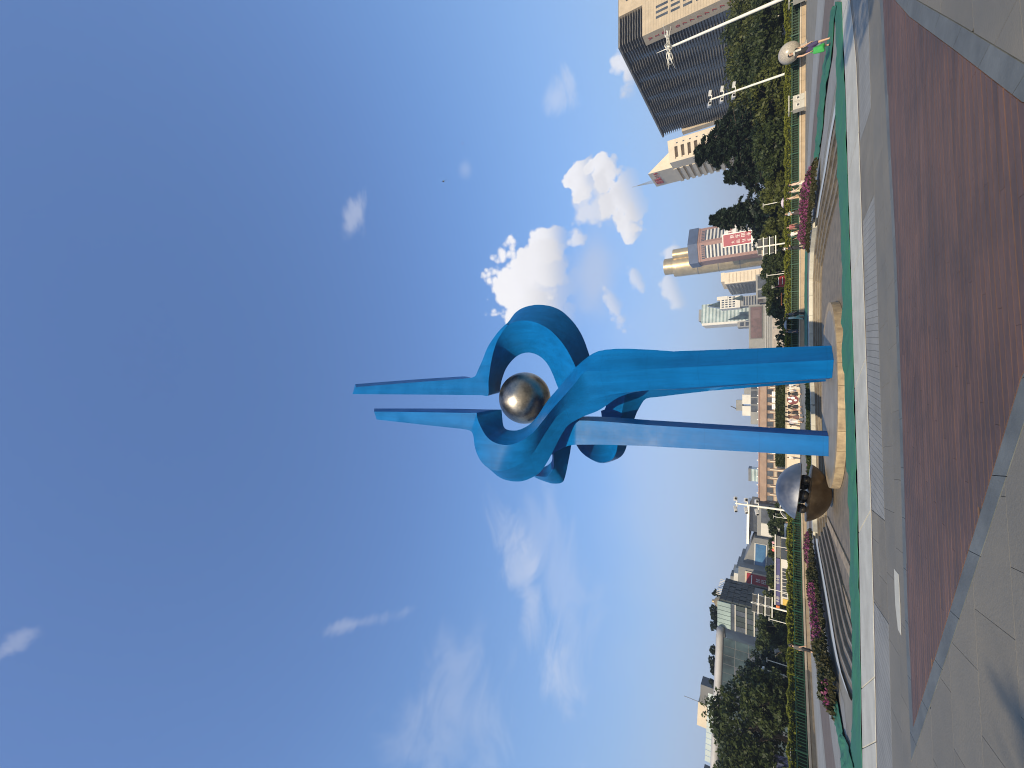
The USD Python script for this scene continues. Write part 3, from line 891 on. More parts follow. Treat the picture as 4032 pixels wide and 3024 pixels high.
M_WIN = glass_mat("window_glass", (0.045, 0.05, 0.058), rough=0.12)
M_GREENGLASS = glass_mat("green_glass", (0.22, 0.29, 0.28), rough=0.15, var=0.2, scale=0.1)
M_PALEGLASS = glass_mat("pale_glass", (0.44, 0.51, 0.50), rough=0.2, var=0.12, scale=0.1)
M_TEALGLASS = mat("teal_glass", (0.035, 0.058, 0.066), rough=0.22, var=0.4, scale=0.25, spec=0.4)
M_MALL = mat("mall_panel", (0.022, 0.038, 0.043), rough=0.45, var=0.3, scale=0.3, spec=0.25)
M_GOLD = mat("gold_glass", (0.40, 0.32, 0.19), rough=0.36, metal=0.6, var=0.12, scale=0.25, detail=3)
M_BROWNW = mat("brown_stone", (0.27, 0.19, 0.145), rough=0.75, var=0.1, scale=0.6)
M_SIGNBR = mat("brown_sign", (0.10, 0.065, 0.055), rough=0.5, var=0.1)
M_BLUESIGN = mat("blue_screen", (0.03, 0.09, 0.22), rough=0.3, color2=(0.08, 0.2, 0.36), scale=0.35)
M_PURPLE = mat("violet_sign", (0.055, 0.05, 0.16), rough=0.45, var=0.1)
M_SCREEN = mat("screen_red_brown", (0.028, 0.008, 0.009), rough=0.5, color2=(0.085, 0.036, 0.042), scale=0.6, detail=5)
M_TERRACE = mat("terrace_stone", (0.30, 0.265, 0.23), rough=0.7, var=0.1, scale=0.3)
M_CONC = mat("grey_fascia", (0.33, 0.33, 0.34), rough=0.6, var=0.08, scale=0.4)
M_ORANGE = mat("orange_sign", (0.6, 0.16, 0.03), rough=0.5, var=0.05)

# louvred office block on the right
b = thing("office_block", "big dark office block wrapped in wavy horizontal louvres with a beige stone corner", "building")
obj("curtain_wall", MB().prism(sg.Polygon([(106.3, 126.4), (160, 126.4), (160, 181.0), (106.3, 181.0)]), 0, 44.6), M_DKGLASS, b)
for k in range(49):
    z = 6.2 + 0.8 * k
    ys = np.linspace(126.0, 182.0, 71)
    wv = 0.42 * np.sin(2 * np.pi * ys / 11.5 + 0.16 * k) + 0.25 * np.sin(2 * np.pi * ys / 5.1 - 0.11 * k)
    xo = 105.45 - wv
    xo[:3] = 105.3
    out = np.c_[xo, ys, np.full(71, z)]
    if z > 37.9:
        xf = np.linspace(114.2, 105.3, 12)
        out = np.vstack([np.c_[xf, np.full(12, 125.45) + 0.12 * np.sin(xf * 1.9 + 0.2 * k), np.full(12, z)], out[1:]])
    inn = out.copy()
    if z > 37.9:
        inn[:11, 1] = 126.5; inn[11:, 0] = 106.5; inn[11, 1] = 126.5
    else:
        inn[:, 0] = 106.5
    up = np.array([0, 0, 0.17])
    obj("louvre", MB().rails([out, out + up, inn + up, inn]), M_LOUVRE, b, fix=True)
obj("roof_edge", MB().prism(sg.Polygon([(105.2, 125.8), (160, 125.8), (160, 182), (105.2, 182)]), 44.75, 45.3), M_LOUVRE, b)
obj("stone_corner", MB().prism(sg.Polygon([(104.75, 125.0), (160, 125.0), (160, 129.2), (104.75, 129.2)]), 0, 37.6), M_BEIGE, b)
obj("stone_corner", MB().prism(sg.Polygon([(114.3, 125.15), (160, 125.15), (160, 129.0), (114.3, 129.0)]), 37.6, 44.9), M_BEIGE, b)
obj("end_wall", MB().prism(sg.Polygon([(105.0, 181.6), (112, 181.6), (112, 184.4), (105.0, 184.4)]), 0, 37.5), M_BEIGE, b)
wz = [(33.6, 30.2), (29.4, 26.9), (26.0, 23.6), (22.6, 20.2), (19.2, 16.8), (15.8, 13.4)]
sp = []
for r_, (z1, z0) in enumerate(wz):
    for g_ in (3.2, 9.2, 14.5):
        for q_ in range(3):
            s0 = g_ + q_ * 1.55 - r_ * 0.12
            sp.append((s0, s0 + 0.75, z0, z1))
for z1, z0 in ((42.6, 39.6),):
    for s0 in (13.2, 14.8, 16.4):
        sp.append((s0, s0 + 0.8, z0, z1))
windows(b, (104.75, 125.0), (160, 125.0), sp, M_WIN, out=0.03)
rs = MB()
for z in np.arange(8, 37, 0.75):
    rs.box((104.9, 124.985, z), (125, 125.0, z + 0.03))
obj("stone_joint", rs, M_LOUVRE, b, kind="stuff")
for i, ch in enumerate("VIP-07777771"):
    t = meshkit.text_mesh(ch, 1.05, 0.06, bold=True)
    v = t.vertices.copy(); v[:, 0] -= (v[:, 0].min() + v[:, 0].max()) / 2
    w = np.c_[104.75 - 0.01 - v[:, 2], 127.1 - v[:, 0], v[:, 1] + 35.2 - i * 1.95]
    obj("letter", trimesh.Trimesh(w, t.faces, process=False), M_RED, b, fix=True)

# white tower with balconies, slanted top and red lettering
b = thing("white_tower", "white tower with a slanted roof block, red lettering and thin antenna", "building")
p0, p1, p2, p3 = np.array((115.6, 225.0)), np.array((124.6, 220.0)), np.array((118.2, 254.0)), np.array((129.0, 252.0))
obj("core_wall", MB().prism(sg.Polygon([on(p0, p1, 0, -2.2), on(p0, p1, 10.3, -2.2), p3, p2]).buffer(-0.4), 0, 51.5), M_CREAM, b)
Lf = float(np.linalg.norm(p1 - p0))
wallbox("front_wall", on(p0, p1, 6.9), p1, 0, 52, 2.3, M_CREAM, b)
wallbox("front_wall", p0, on(p0, p1, 1.2), 0, 52, 2.3, M_CREAM, b)
for k in range(13):
    z = 50.4 - k * 3.1
    wallbox("floor_band", on(p0, p1, 1.2), on(p0, p1, 6.9), z - 1.35, z + (1.6 if k == 0 else 0.2), 2.3, M_CREAM, b)
windows(b, p0, p1, [(8.1, 8.6, 47.2 - 3.1 * k, 48.0 - 3.1 * k) for k in range(10)], M_WIN)
Ll = float(np.linalg.norm(p2 - p0))
wallbox("corner_pier", on(p2, p0, Ll - 9.0), p0, 0, 52, 2.0, M_CREAM, b)
for k in range(13):
    z = 51.0 - k * 3.1
    wallbox("balcony", p2, on(p2, p0, Ll - 9.0), z - 0.6, z + 1.0, 2.3, M_CREAM, b, out=0.3)
A_, B_, C_, D_ = (124.0, 230.0), (117.2, 233.5), (119.4, 256.0), (127.0, 253.0)
v = [(*A_, 51.5), (*B_, 51.5), (*C_, 51.5), (*D_, 51.5), (*A_, 53.5), (*B_, 65.5), (*C_, 66.5), (*D_, 54.0)]
obj("roof_block", MB().add(v, [(0, 1, 2, 3), (4, 7, 6, 5), (0, 4, 5, 1), (1, 5, 6, 2), (2, 6, 7, 3), (3, 7, 4, 0)]), M_CREAM, b, fix=True)
glyphs(b, C_, B_, 13.0, 60.6, 2.6, [G_F, G_F, G_C], M_RED, out=0.1)
glyphs(b, C_, B_, 4.0, 61.0, 4.0, [G_B, G_D], M_RED, out=0.1)
an = MB()
ax, ay = 120.2, 250.0
for k in range(7):
    h0, h1, w0, w1 = 66 + k * 1.5, 67.5 + k * 1.5, 0.7 - 0.09 * k, 0.7 - 0.09 * (k + 1)
    for sx, sy in ((-1, -1), (1, -1), (1, 1), (-1, 1)):
        an.bar((ax + sx * w0, ay + sy * w0, h0), (ax + sx * w1, ay + sy * w1, h1), 0.12)
        an.bar((ax + sx * w0, ay + sy * w0, h0), (ax - sy * w1, ay + sx * w1, h1), 0.08)
an.bar((ax, ay, 76.5), (ax, ay, 79.5), 0.15)
obj("antenna", an, M_GREYW, b)

# pink and white striped tower
b = thing("striped_tower", "pink tower with white window bands, navy roof and a red billboard on its front", "building")
pc, pr, plf = np.array((126.0, 400.0)), np.array((142.0, 409.0)), np.array((111.5, 408.0))
body = sg.Polygon([pc, pr, (131, 425), (112, 424), plf])
obj("body", MB().prism(body, 0, 66), M_PINK, b)
obj("roof", MB().prism(body.buffer(0.8, join_style=2), 67.5, 75.5), M_NAVY, b)
obj("roof_rim", MB().prism(body.buffer(0.3, join_style=2), 66, 67.5), M_PINK, b)
for (a, c, w) in ((plf, pc, 16.5), (pc, pr, 18.0)):
    for k in range(15):
        z = 62.0 - k * 2.9
        if z < 12: continue
        if k == 0:
            windows(b, a, c, [(2.2 + 1.9 * q, 3.2 + 1.9 * q, z, z + 2.4) for q in range(7)], M_WIN, out=0.1)
        else:
            wallbox("white_band", on(a, c, 2.6), on(a, c, w - 2.8), z - 0.1, z + 1.25, 0.5, M_WHITEW, b, out=0.35)
            wallbox("window", on(a, c, 2.6), on(a, c, w - 2.8), z + 1.25, z + 2.6, 0.3, M_WIN, b, out=0.05)
q0, q1 = on(plf, pc, 11.5, 0), on(pc, pr, 0.5, 0.6)
bb0, bb1 = (119.0, 401.5), (129.5, 398.6)
wallbox("billboard", bb0, bb1, 22.5, 47.0, 0.5, M_WHITE, b)
wallbox("billboard", on(bb0, bb1, 0.6), on(bb0, bb1, 10.3), 25.4, 46.4, 0.3, M_RED, b, out=0.2)
glyphs(b, bb0, bb1, 6.3, 38.0, 3.2, [G_D, G_A, G_B, G_C], M_WHITE, name="white_character", out=0.35, down=True, gap=1.3)
glyphs(b, bb0, bb1, 2.0, 37.6, 2.6, [G_E, G_B, G_D, G_A], M_WHITE, name="white_character", out=0.35, down=True, gap=1.55)
wallbox("white_sign", on(pc, pr, 1.5), on(pc, pr, 14.5), 36.5, 46.0, 0.4, M_WHITE, b, out=0.9)
glyphs(b, pc, pr, 3.0, 39.5, 3.4, [G_D, G_C, G_A], M_RED, name="red_character", out=1.1)

# gold cylinders
b = thing("gold_tower", "tall gold glass tower of stepped round cylinders behind the pink tower", "building")
obj("cylinder", MB().lathe([(12.6, 0), (12.6, 84.5), (12.3, 85), (12.3, 104), (12.0, 104.6), (12.0, 107.8), (0.01, 108.2)], 64, (136.0, 500, 0)), M_GOLD, b, smooth=30)
obj("top_cylinder", MB().lathe([(9.2, 107), (9.2, 118.4), (0.01, 118.8)], 56, (136.6, 500, 0)), M_GOLD, b, smooth=30)
obj("side_cylinder", MB().lathe([(6.0, 0), (6.0, 107.3), (0.01, 107.6)], 48, (146.6, 491, 0)), M_GOLD, b, smooth=30)
for cx, cy, R, zs in ((136.0, 500, 12.62, [22 + 2.05 * i for i in range(30)]),):
    for z in zs:
        big_ring = 1.0 if abs(z % 20) < 2 else 0.35
        obj("floor_ring", MB().lathe([(R - 0.3, z), (R + 0.06, z), (R + 0.06, z + big_ring), (R - 0.3, z + big_ring)], 48, (cx, cy, 0)), M_LOUVRE if big_ring == 1 else M_GOLD, b, smooth=30)

# beige and grey tower
b = thing("beige_tower", "square tower with a sunlit beige front and a dark grey side", "building")
obj("body", MB().prism(sg.Polygon([(90, 415), (100, 415), (100, 468), (90.4, 468)]), 14, 47), M_CREAM, b)
obj("parapet", MB().prism(sg.Polygon([(92.5, 415.4), (100.4, 414.7), (100.4, 440), (90.6, 440)]), 47, 50), M_CREAM, b)
obj("grey_side", MB().prism(sg.Polygon([(89.5, 416.5), (90.0, 416.5), (90.3, 468), (89.6, 468)]), 13, 46), M_DGREYW, b)
for k in range(10):
    for q in range(8):
        obj("window", MB().box((89.3, 420 + q * 5.8, 17 + k * 2.9), (89.55, 422.6 + q * 5.8, 18.3 + k * 2.9)), M_WIN, b)
    obj("front_band", MB().box((91.0, 414.8, 17 + k * 2.9), (99.0, 415.1, 17.5 + k * 2.9)), M_BEIGE, b)
obj("podium", MB().prism(sg.Polygon([(82, 405), (106, 405), (106, 440), (82, 440)]), 0, 13.4), M_CREAM, b)
obj("podium_band", MB().box((83, 404.4, 5), (94, 405.2, 12)), M_PALEGLASS, b)

b = thing("podium_block", "low cream block with dark windows at the foot of the gold tower", "building")
obj("body", MB().prism(sg.Polygon([(101, 380), (128, 380), (128, 400), (101, 400)]), 0, 17), M_BEIGE, b)
obj("roof_slab", MB().prism(sg.Polygon([(108, 379), (129, 379), (129, 400), (108, 400)]), 17, 20.5), M_WHITEW, b)
windows(b, (101, 380), (128, 380), [(2 + 4 * q, 4.6 + 4 * q, 5 + 5 * r_, 7.5 + 5 * r_) for q in range(6) for r_ in range(2)], M_WIN, out=0.1)

# white castle-like tower with pointed glass gable
b = thing("gabled_tower", "narrow white-topped tower with a pointed glass gable in front of the pale glass tower", "building")
obj("body", MB().prism(sg.Polygon([(71.0, 430), (80.2, 430), (82, 446), (72, 446)]), 0, 36), M_GREYW, b)
obj("white_top", MB().prism(sg.Polygon([(70.2, 429.4), (81.2, 429.4), (83, 446), (71, 446)]), 36, 52.5), M_WHITEW, b)
obj("corner_turret", MB().prism(sg.Polygon([(78.5, 429.0), (81.8, 429.0), (81.8, 434), (78.5, 434)]), 46, 55.0), M_WHITEW, b)
windows(b, (70.2, 429.4), (81.2, 429.4), [(1 + 2.1 * q, 2.2 + 2.1 * q, 40 + 3 * r_, 42 + 3 * r_) for q in range(5) for r_ in range(4)], M_WIN, out=0.05)
windows(b, (71, 430), (80.2, 430), [(0.6, 8.6, 10 + 2.2 * r_, 11.2 + 2.2 * r_) for r_ in range(11)], M_DKGLASS, out=0.05)
for nm, x0, x1, zb_, zt in (("gable", 71.5, 77.5, 52.5, 63.5), ("small_gable", 76.0, 81.0, 34.0, 43.0)):
    yf = 429.2 if nm == "gable" else 428.6
    v = [(x0, yf, zb_), (x1, yf, zb_), ((x0 + x1) / 2, yf, zt), (x0, yf + 8, zb_), (x1, yf + 8, zb_), ((x0 + x1) / 2, yf + 8, zt)]
    gp = MB(); gp.add(v, [(0, 1, 2), (3, 5, 4)]); gp.add(v, [(0, 3, 4, 1), (1, 4, 5, 2), (2, 5, 3, 0)])
    obj(nm, gp, M_TEALGLASS, b, fix=True)

# pale green glass tower
b = thing("glass_tower", "tall pale green glass tower with horizontal floor bands and a dark recess", "building")
obj("body", MB().prism(sg.Polygon([(70, 520), (93, 526), (93, 548), (70, 548)]), 0, 83), M_GREENGLASS, b)
for k in range(19):
    wallbox("floor_band", (70, 520), (93, 526), 12.5 + 3.7 * k, 14.6 + 3.7 * k, 0.4, M_PALEGLASS, b, out=0.15)
obj("white_edge", MB().prism(sg.Polygon([(67.6, 520), (70.2, 519.6), (70.2, 548), (67.6, 548)]), 0, 82), M_WHITEW, b)
wallbox("dark_recess", (71.5, 520.4), (80, 522.6), 20, 44, 0.5, M_TEALGLASS, b, out=0.3)
v = [(71.5, 519.9, 44), (77, 521.3, 44), (72.0, 520.0, 56)]
v = v + [(x, y + 0.6, z) for x, y, z in v]
obj("dark_point", MB().add(v, [(0, 1, 2), (3, 5, 4)]).add(v, [(0, 3, 4, 1), (1, 4, 5, 2), (2, 5, 3, 0)]), M_TEALGLASS, b, fix=True)
obj("roof_plant", MB().prism(sg.Polygon([(74, 526), (88, 528), (88, 540), (74, 540)]), 83, 86.5), M_GREYW, b)
b = thing("slim_tower", "slim grey tower standing against the left edge of the pale glass tower", "building")
obj("body", MB().prism(sg.Polygon([(60.5, 500), (66.8, 500), (66.8, 516), (60.5, 516)]), 0, 44), M_GREYW, b)
windows(b, (60.5, 500), (66.8, 500), [(1.0, 5.2, 18 + 5 * k, 21.5 + 5 * k) for k in range(5)], M_DKGLASS, out=0.05)

# screen building with terraces
b = thing("screen_building", "long low grey hall with a wide reddish video screen above stepped terraces", "building")
obj("body", MB().prism(sg.Polygon([(2, 230), (37.5, 227), (37.5, 260), (2, 260)]), 0, 16.2), M_GREYW, b)
wallbox("screen_frame", (21.5, 228.2), (37.0, 226.9), 10.5, 15.8, 0.5, M_DGREYW, b, out=0.3)
wallbox("screen", (21.9, 228.2), (36.6, 226.95), 10.9, 15.4, 0.3, M_SCREEN, b, out=0.5)
wallbox("screen_text_panel", (31.2, 227.42), (35.0, 227.1), 11.6, 14.6, 0.1, mat("screen_text", (0.085, 0.045, 0.05), rough=0.4), b, out=0.58)
for k in range(9):
    wallbox("cladding_rib", (3, 229.9), (37.5, 227), 2.0 + 0.9 * k, 2.25 + 0.9 * k, 0.4, M_CONC, b, out=0.25)
b = thing("terrace", "broad pale stepped stone terrace below the video screen hall", "steps")
for k in range(9):
    obj("terrace_step", MB().prism(sg.Polygon([(-2, 186 + k * 2.4), (39, 183 + k * 2.4), (39, 215), (-2, 218)]), 0, 1.2 + 0.62 * k), M_TERRACE, b)
b = thing("portal_building", "grey framed portal building with tall glazed bays beside the video screen", "building")
obj("body", MB().prism(sg.Polygon([(37.9, 214), (48.5, 212), (48.5, 230), (37.9, 230)]), 0, 11.8), M_DKGLASS, b)
for s_ in (0.0, 3.9, 10.0):
    wallbox("pillar", on((37.9, 214), (48.5, 212), s_), on((37.9, 214), (48.5, 212), s_ + 0.7), 0, 12.4, 1.0, M_GREYW, b, out=0.5)
for z in (0.2, 5.8, 11.8):
    wallbox("beam", (37.9, 214), (48.5, 212), z, z + 0.7, 1.0, M_GREYW, b, out=0.35)

# brown colonnaded arcade behind the legs
b = thing("arcade_building", "long low brown arcade with cream columns and small lamps along its parapet", "building")
a0, a1 = (-43.5, 147.0), (1.5, 150.0)
La = 45.0
obj("body", MB().prism(sg.Polygon([a0, a1, (1.5, 162), (-43.5, 159)]), 0, 6.6), M_BROWNW, b)
wallbox("parapet", a0, a1, 6.45, 8.3, 1.2, M_BROWNW, b, out=0.5)
wallbox("cornice", a0, a1, 8.3, 8.6, 1.4, M_PINK, b, out=0.7)
nb = 18
for i in range(nb):
    s0 = La * i / nb
    wallbox("upper_window", on(a0, a1, s0 + 0.45), on(a0, a1, s0 + 2.0), 4.7, 6.3, 0.3, M_WIN, b, out=0.05)
    wallbox("lower_window", on(a0, a1, s0 + 0.45), on(a0, a1, s0 + 2.0), 0.8, 3.7, 0.3, M_DKGLASS, b, out=0.05)
    wallbox("sill", on(a0, a1, s0 + 0.45), on(a0, a1, s0 + 2.0), 3.85, 4.45, 0.3, M_BEIGE, b, out=0.08)
    c = on(a0, a1, s0, 0.35)
    obj("column", MB().lathe([(0.26, 0), (0.24, 0.4), (0.2, 5.3), (0.27, 5.6)], 12, (c[0], c[1], 0)), M_CREAM, b, smooth=40)
    obj("parapet_lamp", trimesh.creation.icosphere(1, 0.22).apply_translation((c[0], c[1] - 0.1, 8.8)), M_WHITE, b, smooth=True)

b = thing("grey_hall", "grey panelled hall with white roof boxes rising behind the brown arcade", "building")
obj("body", MB().prism(sg.Polygon([(-19.5, 230), (2, 230), (2, 250), (-19.5, 250)]), 0, 15.6), M_GREYW, b)
windows(b, (-19.5, 230), (2, 230), [(6 + 3.6 * q, 9.2 + 3.6 * q, 9.5 + 3.2 * r_, 12.2 + 3.2 * r_) for q in range(4) for r_ in range(2)], M_WIN, out=0.05)
for x0, x1, z1, m_ in ((-15.5, -10.8, 19.2, M_WHITEW), (-9.8, -5.2, 19.2, M_WHITEW), (-4.9, -1.0, 18.4, M_GREYW)):
    obj("roof_box", MB().prism(sg.Polygon([(x0, 231), (x1, 231), (x1, 238), (x0, 238)]), 15.6, z1), m_, b)
obj("roof_hut", MB().prism(sg.Polygon([(-13.2, 232), (-8.0, 232), (-8.0, 238), (-13.2, 238)]), 19.2, 22.0), M_GREYW, b)
obj("roof_aerial", MB().bar((-12.2, 232, 22.0), (-11.0, 231, 24.2), 0.3), M_DGREYW, b)

b = thing("far_glass_block", "small far glass block peeping over the arcade beyond the metal shell", "building")
obj("body", MB().prism(sg.Polygon([(-82, 402), (-71.5, 400), (-71.5, 412), (-82, 412)]), 0, 25.5), M_GREENGLASS, b)
for k in range(6):
    wallbox("floor_band", (-82, 402), (-71.5, 400), 10 + 2.7 * k, 11.0 + 2.7 * k, 0.3, M_PALEGLASS, b, out=0.15)
obj("roof_slab", MB().prism(sg.Polygon([(-82.3, 401.6), (-71.2, 399.6), (-71.2, 412), (-82.3, 412)]), 25.5, 27.5), M_DGREYW, b)

# low buildings on the left
b = thing("shop_building", "low grey shop building with a flat white canopy and glazed front", "building")
g0, g1 = (-44.5, 140.0), (-36.5, 142.0)
obj("body", MB().prism(sg.Polygon([g0, g1, (-36.5, 155), (-44.5, 155)]), 0, 8.6), M_GREYW, b)
obj("upper_storey", MB().prism(sg.Polygon([(-44.0, 142), (-36.6, 143), (-36.6, 155), (-44, 155)]), 8.6, 10.6), M_DKGLASS, b)
obj("canopy", MB().prism(sg.Polygon([(-47.0, 139.0), (-36.0, 141.5), (-36.0, 150), (-47, 150)]), 10.6, 11.2), M_WHITE, b)
wallbox("glazing", on(g0, g1, 4.0), on(g0, g1, 7.9), 4.4, 7.6, 0.3, M_WIN, b, out=0.05)
wallbox("white_panel", on(g0, g1, 0.4), on(g0, g1, 3.8), 4.0, 7.6, 0.3, M_WHITEW, b, out=0.08)
wallbox("fascia", g0, g1, 3.0, 3.8, 0.6, M_WHITEW, b, out=0.5)
wallbox("shopfront", on(g0, g1, 0.3), on(g0, g1, 7.7), 0.2, 2.9, 0.3, M_DKGLASS, b, out=0.05)
glyphs(b, g0, g1, 4.4, 2.1, 0.5, [G_A, G_B, G_D], M_RED, name="red_character", out=0.75)

b = thing("blue_screen_building", "grey building with a slanted roof and a wide blue advertising screen", "building")
g0, g1 = (-52.5, 134.0), (-44.6, 138.5)
v0 = [(*g0, 0), (*g1, 0), (-44.6, 150, 0), (-52.5, 148, 0)]
v1 = [(*g0, 12.4), (*g1, 9.2), (-44.6, 150, 9.2), (-52.5, 148, 12.4)]
obj("body", MB().add(v0 + v1, [(0, 3, 2, 1), (4, 5, 6, 7), (0, 1, 5, 4), (1, 2, 6, 5), (2, 3, 7, 6), (3, 0, 4, 7)]), M_GREYW, b, fix=True)
wallbox("screen_frame", on(g0, g1, 1.0), on(g0, g1, 7.6), 6.0, 9.1, 0.3, M_WHITEW, b, out=0.1)
wallbox("screen", on(g0, g1, 1.25), on(g0, g1, 7.35), 6.3, 8.8, 0.3, M_BLUESIGN, b, out=0.2)
wallbox("window", on(g0, g1, 0.8), on(g0, g1, 7.6), 1.0, 4.0, 0.3, M_TEALGLASS, b, out=0.05)

b = thing("red_sign_building", "grey building carrying a tall red billboard with white characters", "building")
g0, g1 = (-56.5, 128.0), (-51.0, 131.0)
obj("body", MB().prism(sg.Polygon([g0, g1, (-51, 146), (-59, 146)]), 0, 12.6), M_GREYW, b)
wallbox("billboard_frame", on(g0, g1, 0.1), on(g0, g1, 5.4), 3.6, 10.9, 0.4, M_CREAM, b, out=0.3)
wallbox("billboard", on(g0, g1, 0.5), on(g0, g1, 5.0), 3.9, 10.5, 0.3, M_RED, b, out=0.45)
glyphs(b, g0, g1, 3.0, 7.3, 1.05, [G_D, G_B, G_E], M_WHITE, name="white_character", out=0.6, down=True, gap=1.25)
glyphs(b, g0, g1, 1.4, 7.3, 0.8, [G_A, G_C, G_B, G_D], M_WHITE, name="white_character", out=0.6, down=True, gap=1.35)
wallbox("small_text", on(g0, g1, 0.9), on(g0, g1, 4.6), 9.2, 9.45, 0.1, M_WHITE, b, out=0.5)
obj("roof_box", MB().prism(sg.Polygon([(-55.5, 131), (-53.5, 132), (-53.5, 136), (-55.5, 136)]), 12.6, 13.8), M_WHITEW, b)

b = thing("tan_building", "tan building with a dark brown sign of white characters and a small gilded dome", "building")
g0, g1 = (-71.5, 140.0), (-63.8, 145.0)
obj("body", MB().prism(sg.Polygon([g0, g1, (-63.8, 165), (-71.5, 165)]), 0, 16.6), M_CREAM, b)
wallbox("sign", on(g0, g1, 1.6), on(g0, g1, 7.0), 4.0, 14.6, 0.3, M_SIGNBR, b, out=0.15)
glyphs(b, g0, g1, 5.0, 12.1, 1.5, [G_A, G_C, G_E], M_WHITE, name="white_character", out=0.35, down=True, gap=1.2)
glyphs(b, g0, g1, 3.6, 11.3, 0.8, [G_B, G_D, G_A, G_B], M_WHITE, name="white_character", out=0.35, down=True, gap=1.25)
glyphs(b, g0, g1, 2.2, 11.8, 0.75, [G_C, G_E, G_B, G_D, G_A], M_WHITE, name="white_character", out=0.35, down=True, gap=1.35)
windows(b, g0, g1, [(7.5, 8.3, 5 + 2.2 * k, 6.0 + 2.2 * k) for k in range(5)], M_WIN, out=0.05)
c = on(g0, g1, 4.6, -3.0)
obj("dome", MB().lathe([(2.2, 16.6), (2.2, 18.2), (1.9, 19.4), (1.1, 20.3), (0.5, 20.6), (0.5, 21.1), (0.01, 21.3)], 20, (c[0], c[1], 0)), M_GOLD, b, smooth=40)
b = thing("grey_annex", "plain dark grey annex between the red billboard and the tan sign building", "building")
obj("body", MB().prism(sg.Polygon([(-63.6, 143.5), (-58.8, 144.5), (-58.8, 160), (-63.6, 160)]), 0, 14.8), M_GREYW, b)
obj("roof_plant", MB().prism(sg.Polygon([(-61.5, 145), (-60, 145), (-60, 150), (-61.5, 150)]), 14.8, 16.0), M_DGREYW, b)
windows(b, (-63.6, 143.5), (-58.8, 144.5), [(0.8, 4.2, 4 + 3.2 * k, 5.8 + 3.2 * k) for k in range(3)], M_DKGLASS, out=0.05)

# dark green shopping centre
b = thing("dark_mall", "dark teal shopping centre with patterned panels and a glazed roof terrace", "building")
h1, h2 = np.array((-47.6, 101.0)), np.array((-47.9, 113.5))
obj("body", MB().prism(sg.Polygon([(-53.6, 101.2), h1, h2, (-56, 122), (-64, 116)]), 0, 13.9), M_MALL, b)
Lh = float(np.linalg.norm(h2 - h1))
for i in range(12):
    for k in range(7):
        wallbox("facade_panel", on(h1, h2, 0.05 + i * Lh / 12), on(h1, h2, (i + 1) * Lh / 12 - 0.08), 5.2 + 1.24 * k, 6.37 + 1.24 * k, 0.2, M_MALL, b, out=0.06 + 0.16 * RNG.random())
for s0, s1, z0, z1 in ((1.2, 4.6, 6.2, 7.0), (1.6, 4.2, 5.0, 5.5), (1.6, 3.6, 4.1, 4.5), (7.6, 10.2, 4.2, 5.0), (7.8, 9.8, 3.4, 3.8)):
    wallbox("pale_sign", on(h1, h2, s0), on(h1, h2, s1), z0, z1, 0.1, M_PALEGLASS, b, out=0.32)
wallbox("grey_bay", on(h1, h2, 5.4), on(h1, h2, 10.5), 5.4, 7.6, 0.3, M_GREYW, b, out=0.3)
gh0, gh1 = (-53.4, 101.0), (-47.7, 100.9)
for i in range(6):
    wallbox("roof_pane", on(gh0, gh1, 0.05 + i * 0.94), on(gh0, gh1, 0.90 + i * 0.94), 11.6, 14.2, 0.3, M_GREENGLASS, b, out=0.25)
wallbox("soffit", gh0, gh1, 10.9, 11.5, 0.5, M_DKGLASS, b, out=0.1)
for z in (10.65, 8.6, 7.1):
    wallbox("white_beam", gh0, gh1, z, z + 0.16, 0.4, M_WHITEW, b, out=0.3)
for i in range(5):
    for k, (z0, z1) in enumerate(((8.8, 10.6), (7.3, 8.5), (2.0, 7.0))):
        wallbox("hall_pane", on(gh0, gh1, 0.05 + i * 1.13), on(gh0, gh1, 1.08 + i * 1.13), z0, z1, 0.1, M_MALL if (i + k) % 3 else M_DKGLASS, b, out=0.16)
for i in range(10):
    obj("roof_rail", MB().bar((-47.8, 104 + 0.9 * i, 13.9), (-47.8, 104 + 0.9 * i, 14.9), 0.12), M_WHITEW, b)

# long glazed building on the far left with a rounded roof edge
b = thing("glazed_building", "long glazed building with a rounded grey roof edge behind the left trees", "building")
k0, k1 = np.array((-88.0, 86.0)), np.array((-54.5, 99.0))
obj("body", MB().prism(sg.Polygon([k0, k1, (-60, 103), (-94, 99)]), 0, 13.0), M_DGREYW, b)
Lk = float(np.linalg.norm(k1 - k0))
fe = [on(k0, k1, s_) for s_ in np.linspace(0, Lk, 24)] + [k1 + np.array((0.9, 0.9)), k1 + np.array((0.3, 2.8)), k1 + np.array((-3.0, 4.4))]
prof = MB().tube([(p[0], p[1], 13.5) for p in fe], 0.75, 12)
obj("roof_edge", prof, M_CONC, b, smooth=50)
nx = 22
for i in range(nx):
    for k in range(5):
        wallbox("pane", on(k0, k1, Lk * i / nx + 0.05), on(k0, k1, Lk * (i + 1) / nx - 0.05), 1.0 + 2.4 * k, 3.3 + 2.4 * k, 0.1, [M_TEALGLASS, M_WIN, M_TEALGLASS, M_TEALGLASS, M_DKGLASS][int(RNG.integers(0, 5))] if k < 4 else M_TEALGLASS, b, out=0.06)
obj("roof_house", MB().prism(sg.Polygon([(-73.5, 96), (-69.6, 97.6), (-69.6, 102), (-73.5, 102)]), 14, 17.6), M_CREAM, b)
obj("roof_house", MB().prism(sg.Polygon([(-69.5, 97.7), (-66.4, 98.9), (-66.4, 102), (-69.5, 102)]), 14, 17.3), M_DGREYW, b)
obj("mast", MB().bar((-69.5, 97.6, 17.5), (-69.5, 97.6, 20.5), 0.08), M_DGREYW, b)
obj("roof_house", MB().prism(sg.Polygon([(-84, 92), (-82, 93), (-82, 97), (-84, 97)]), 14, 16.2), M_DGREYW, b)
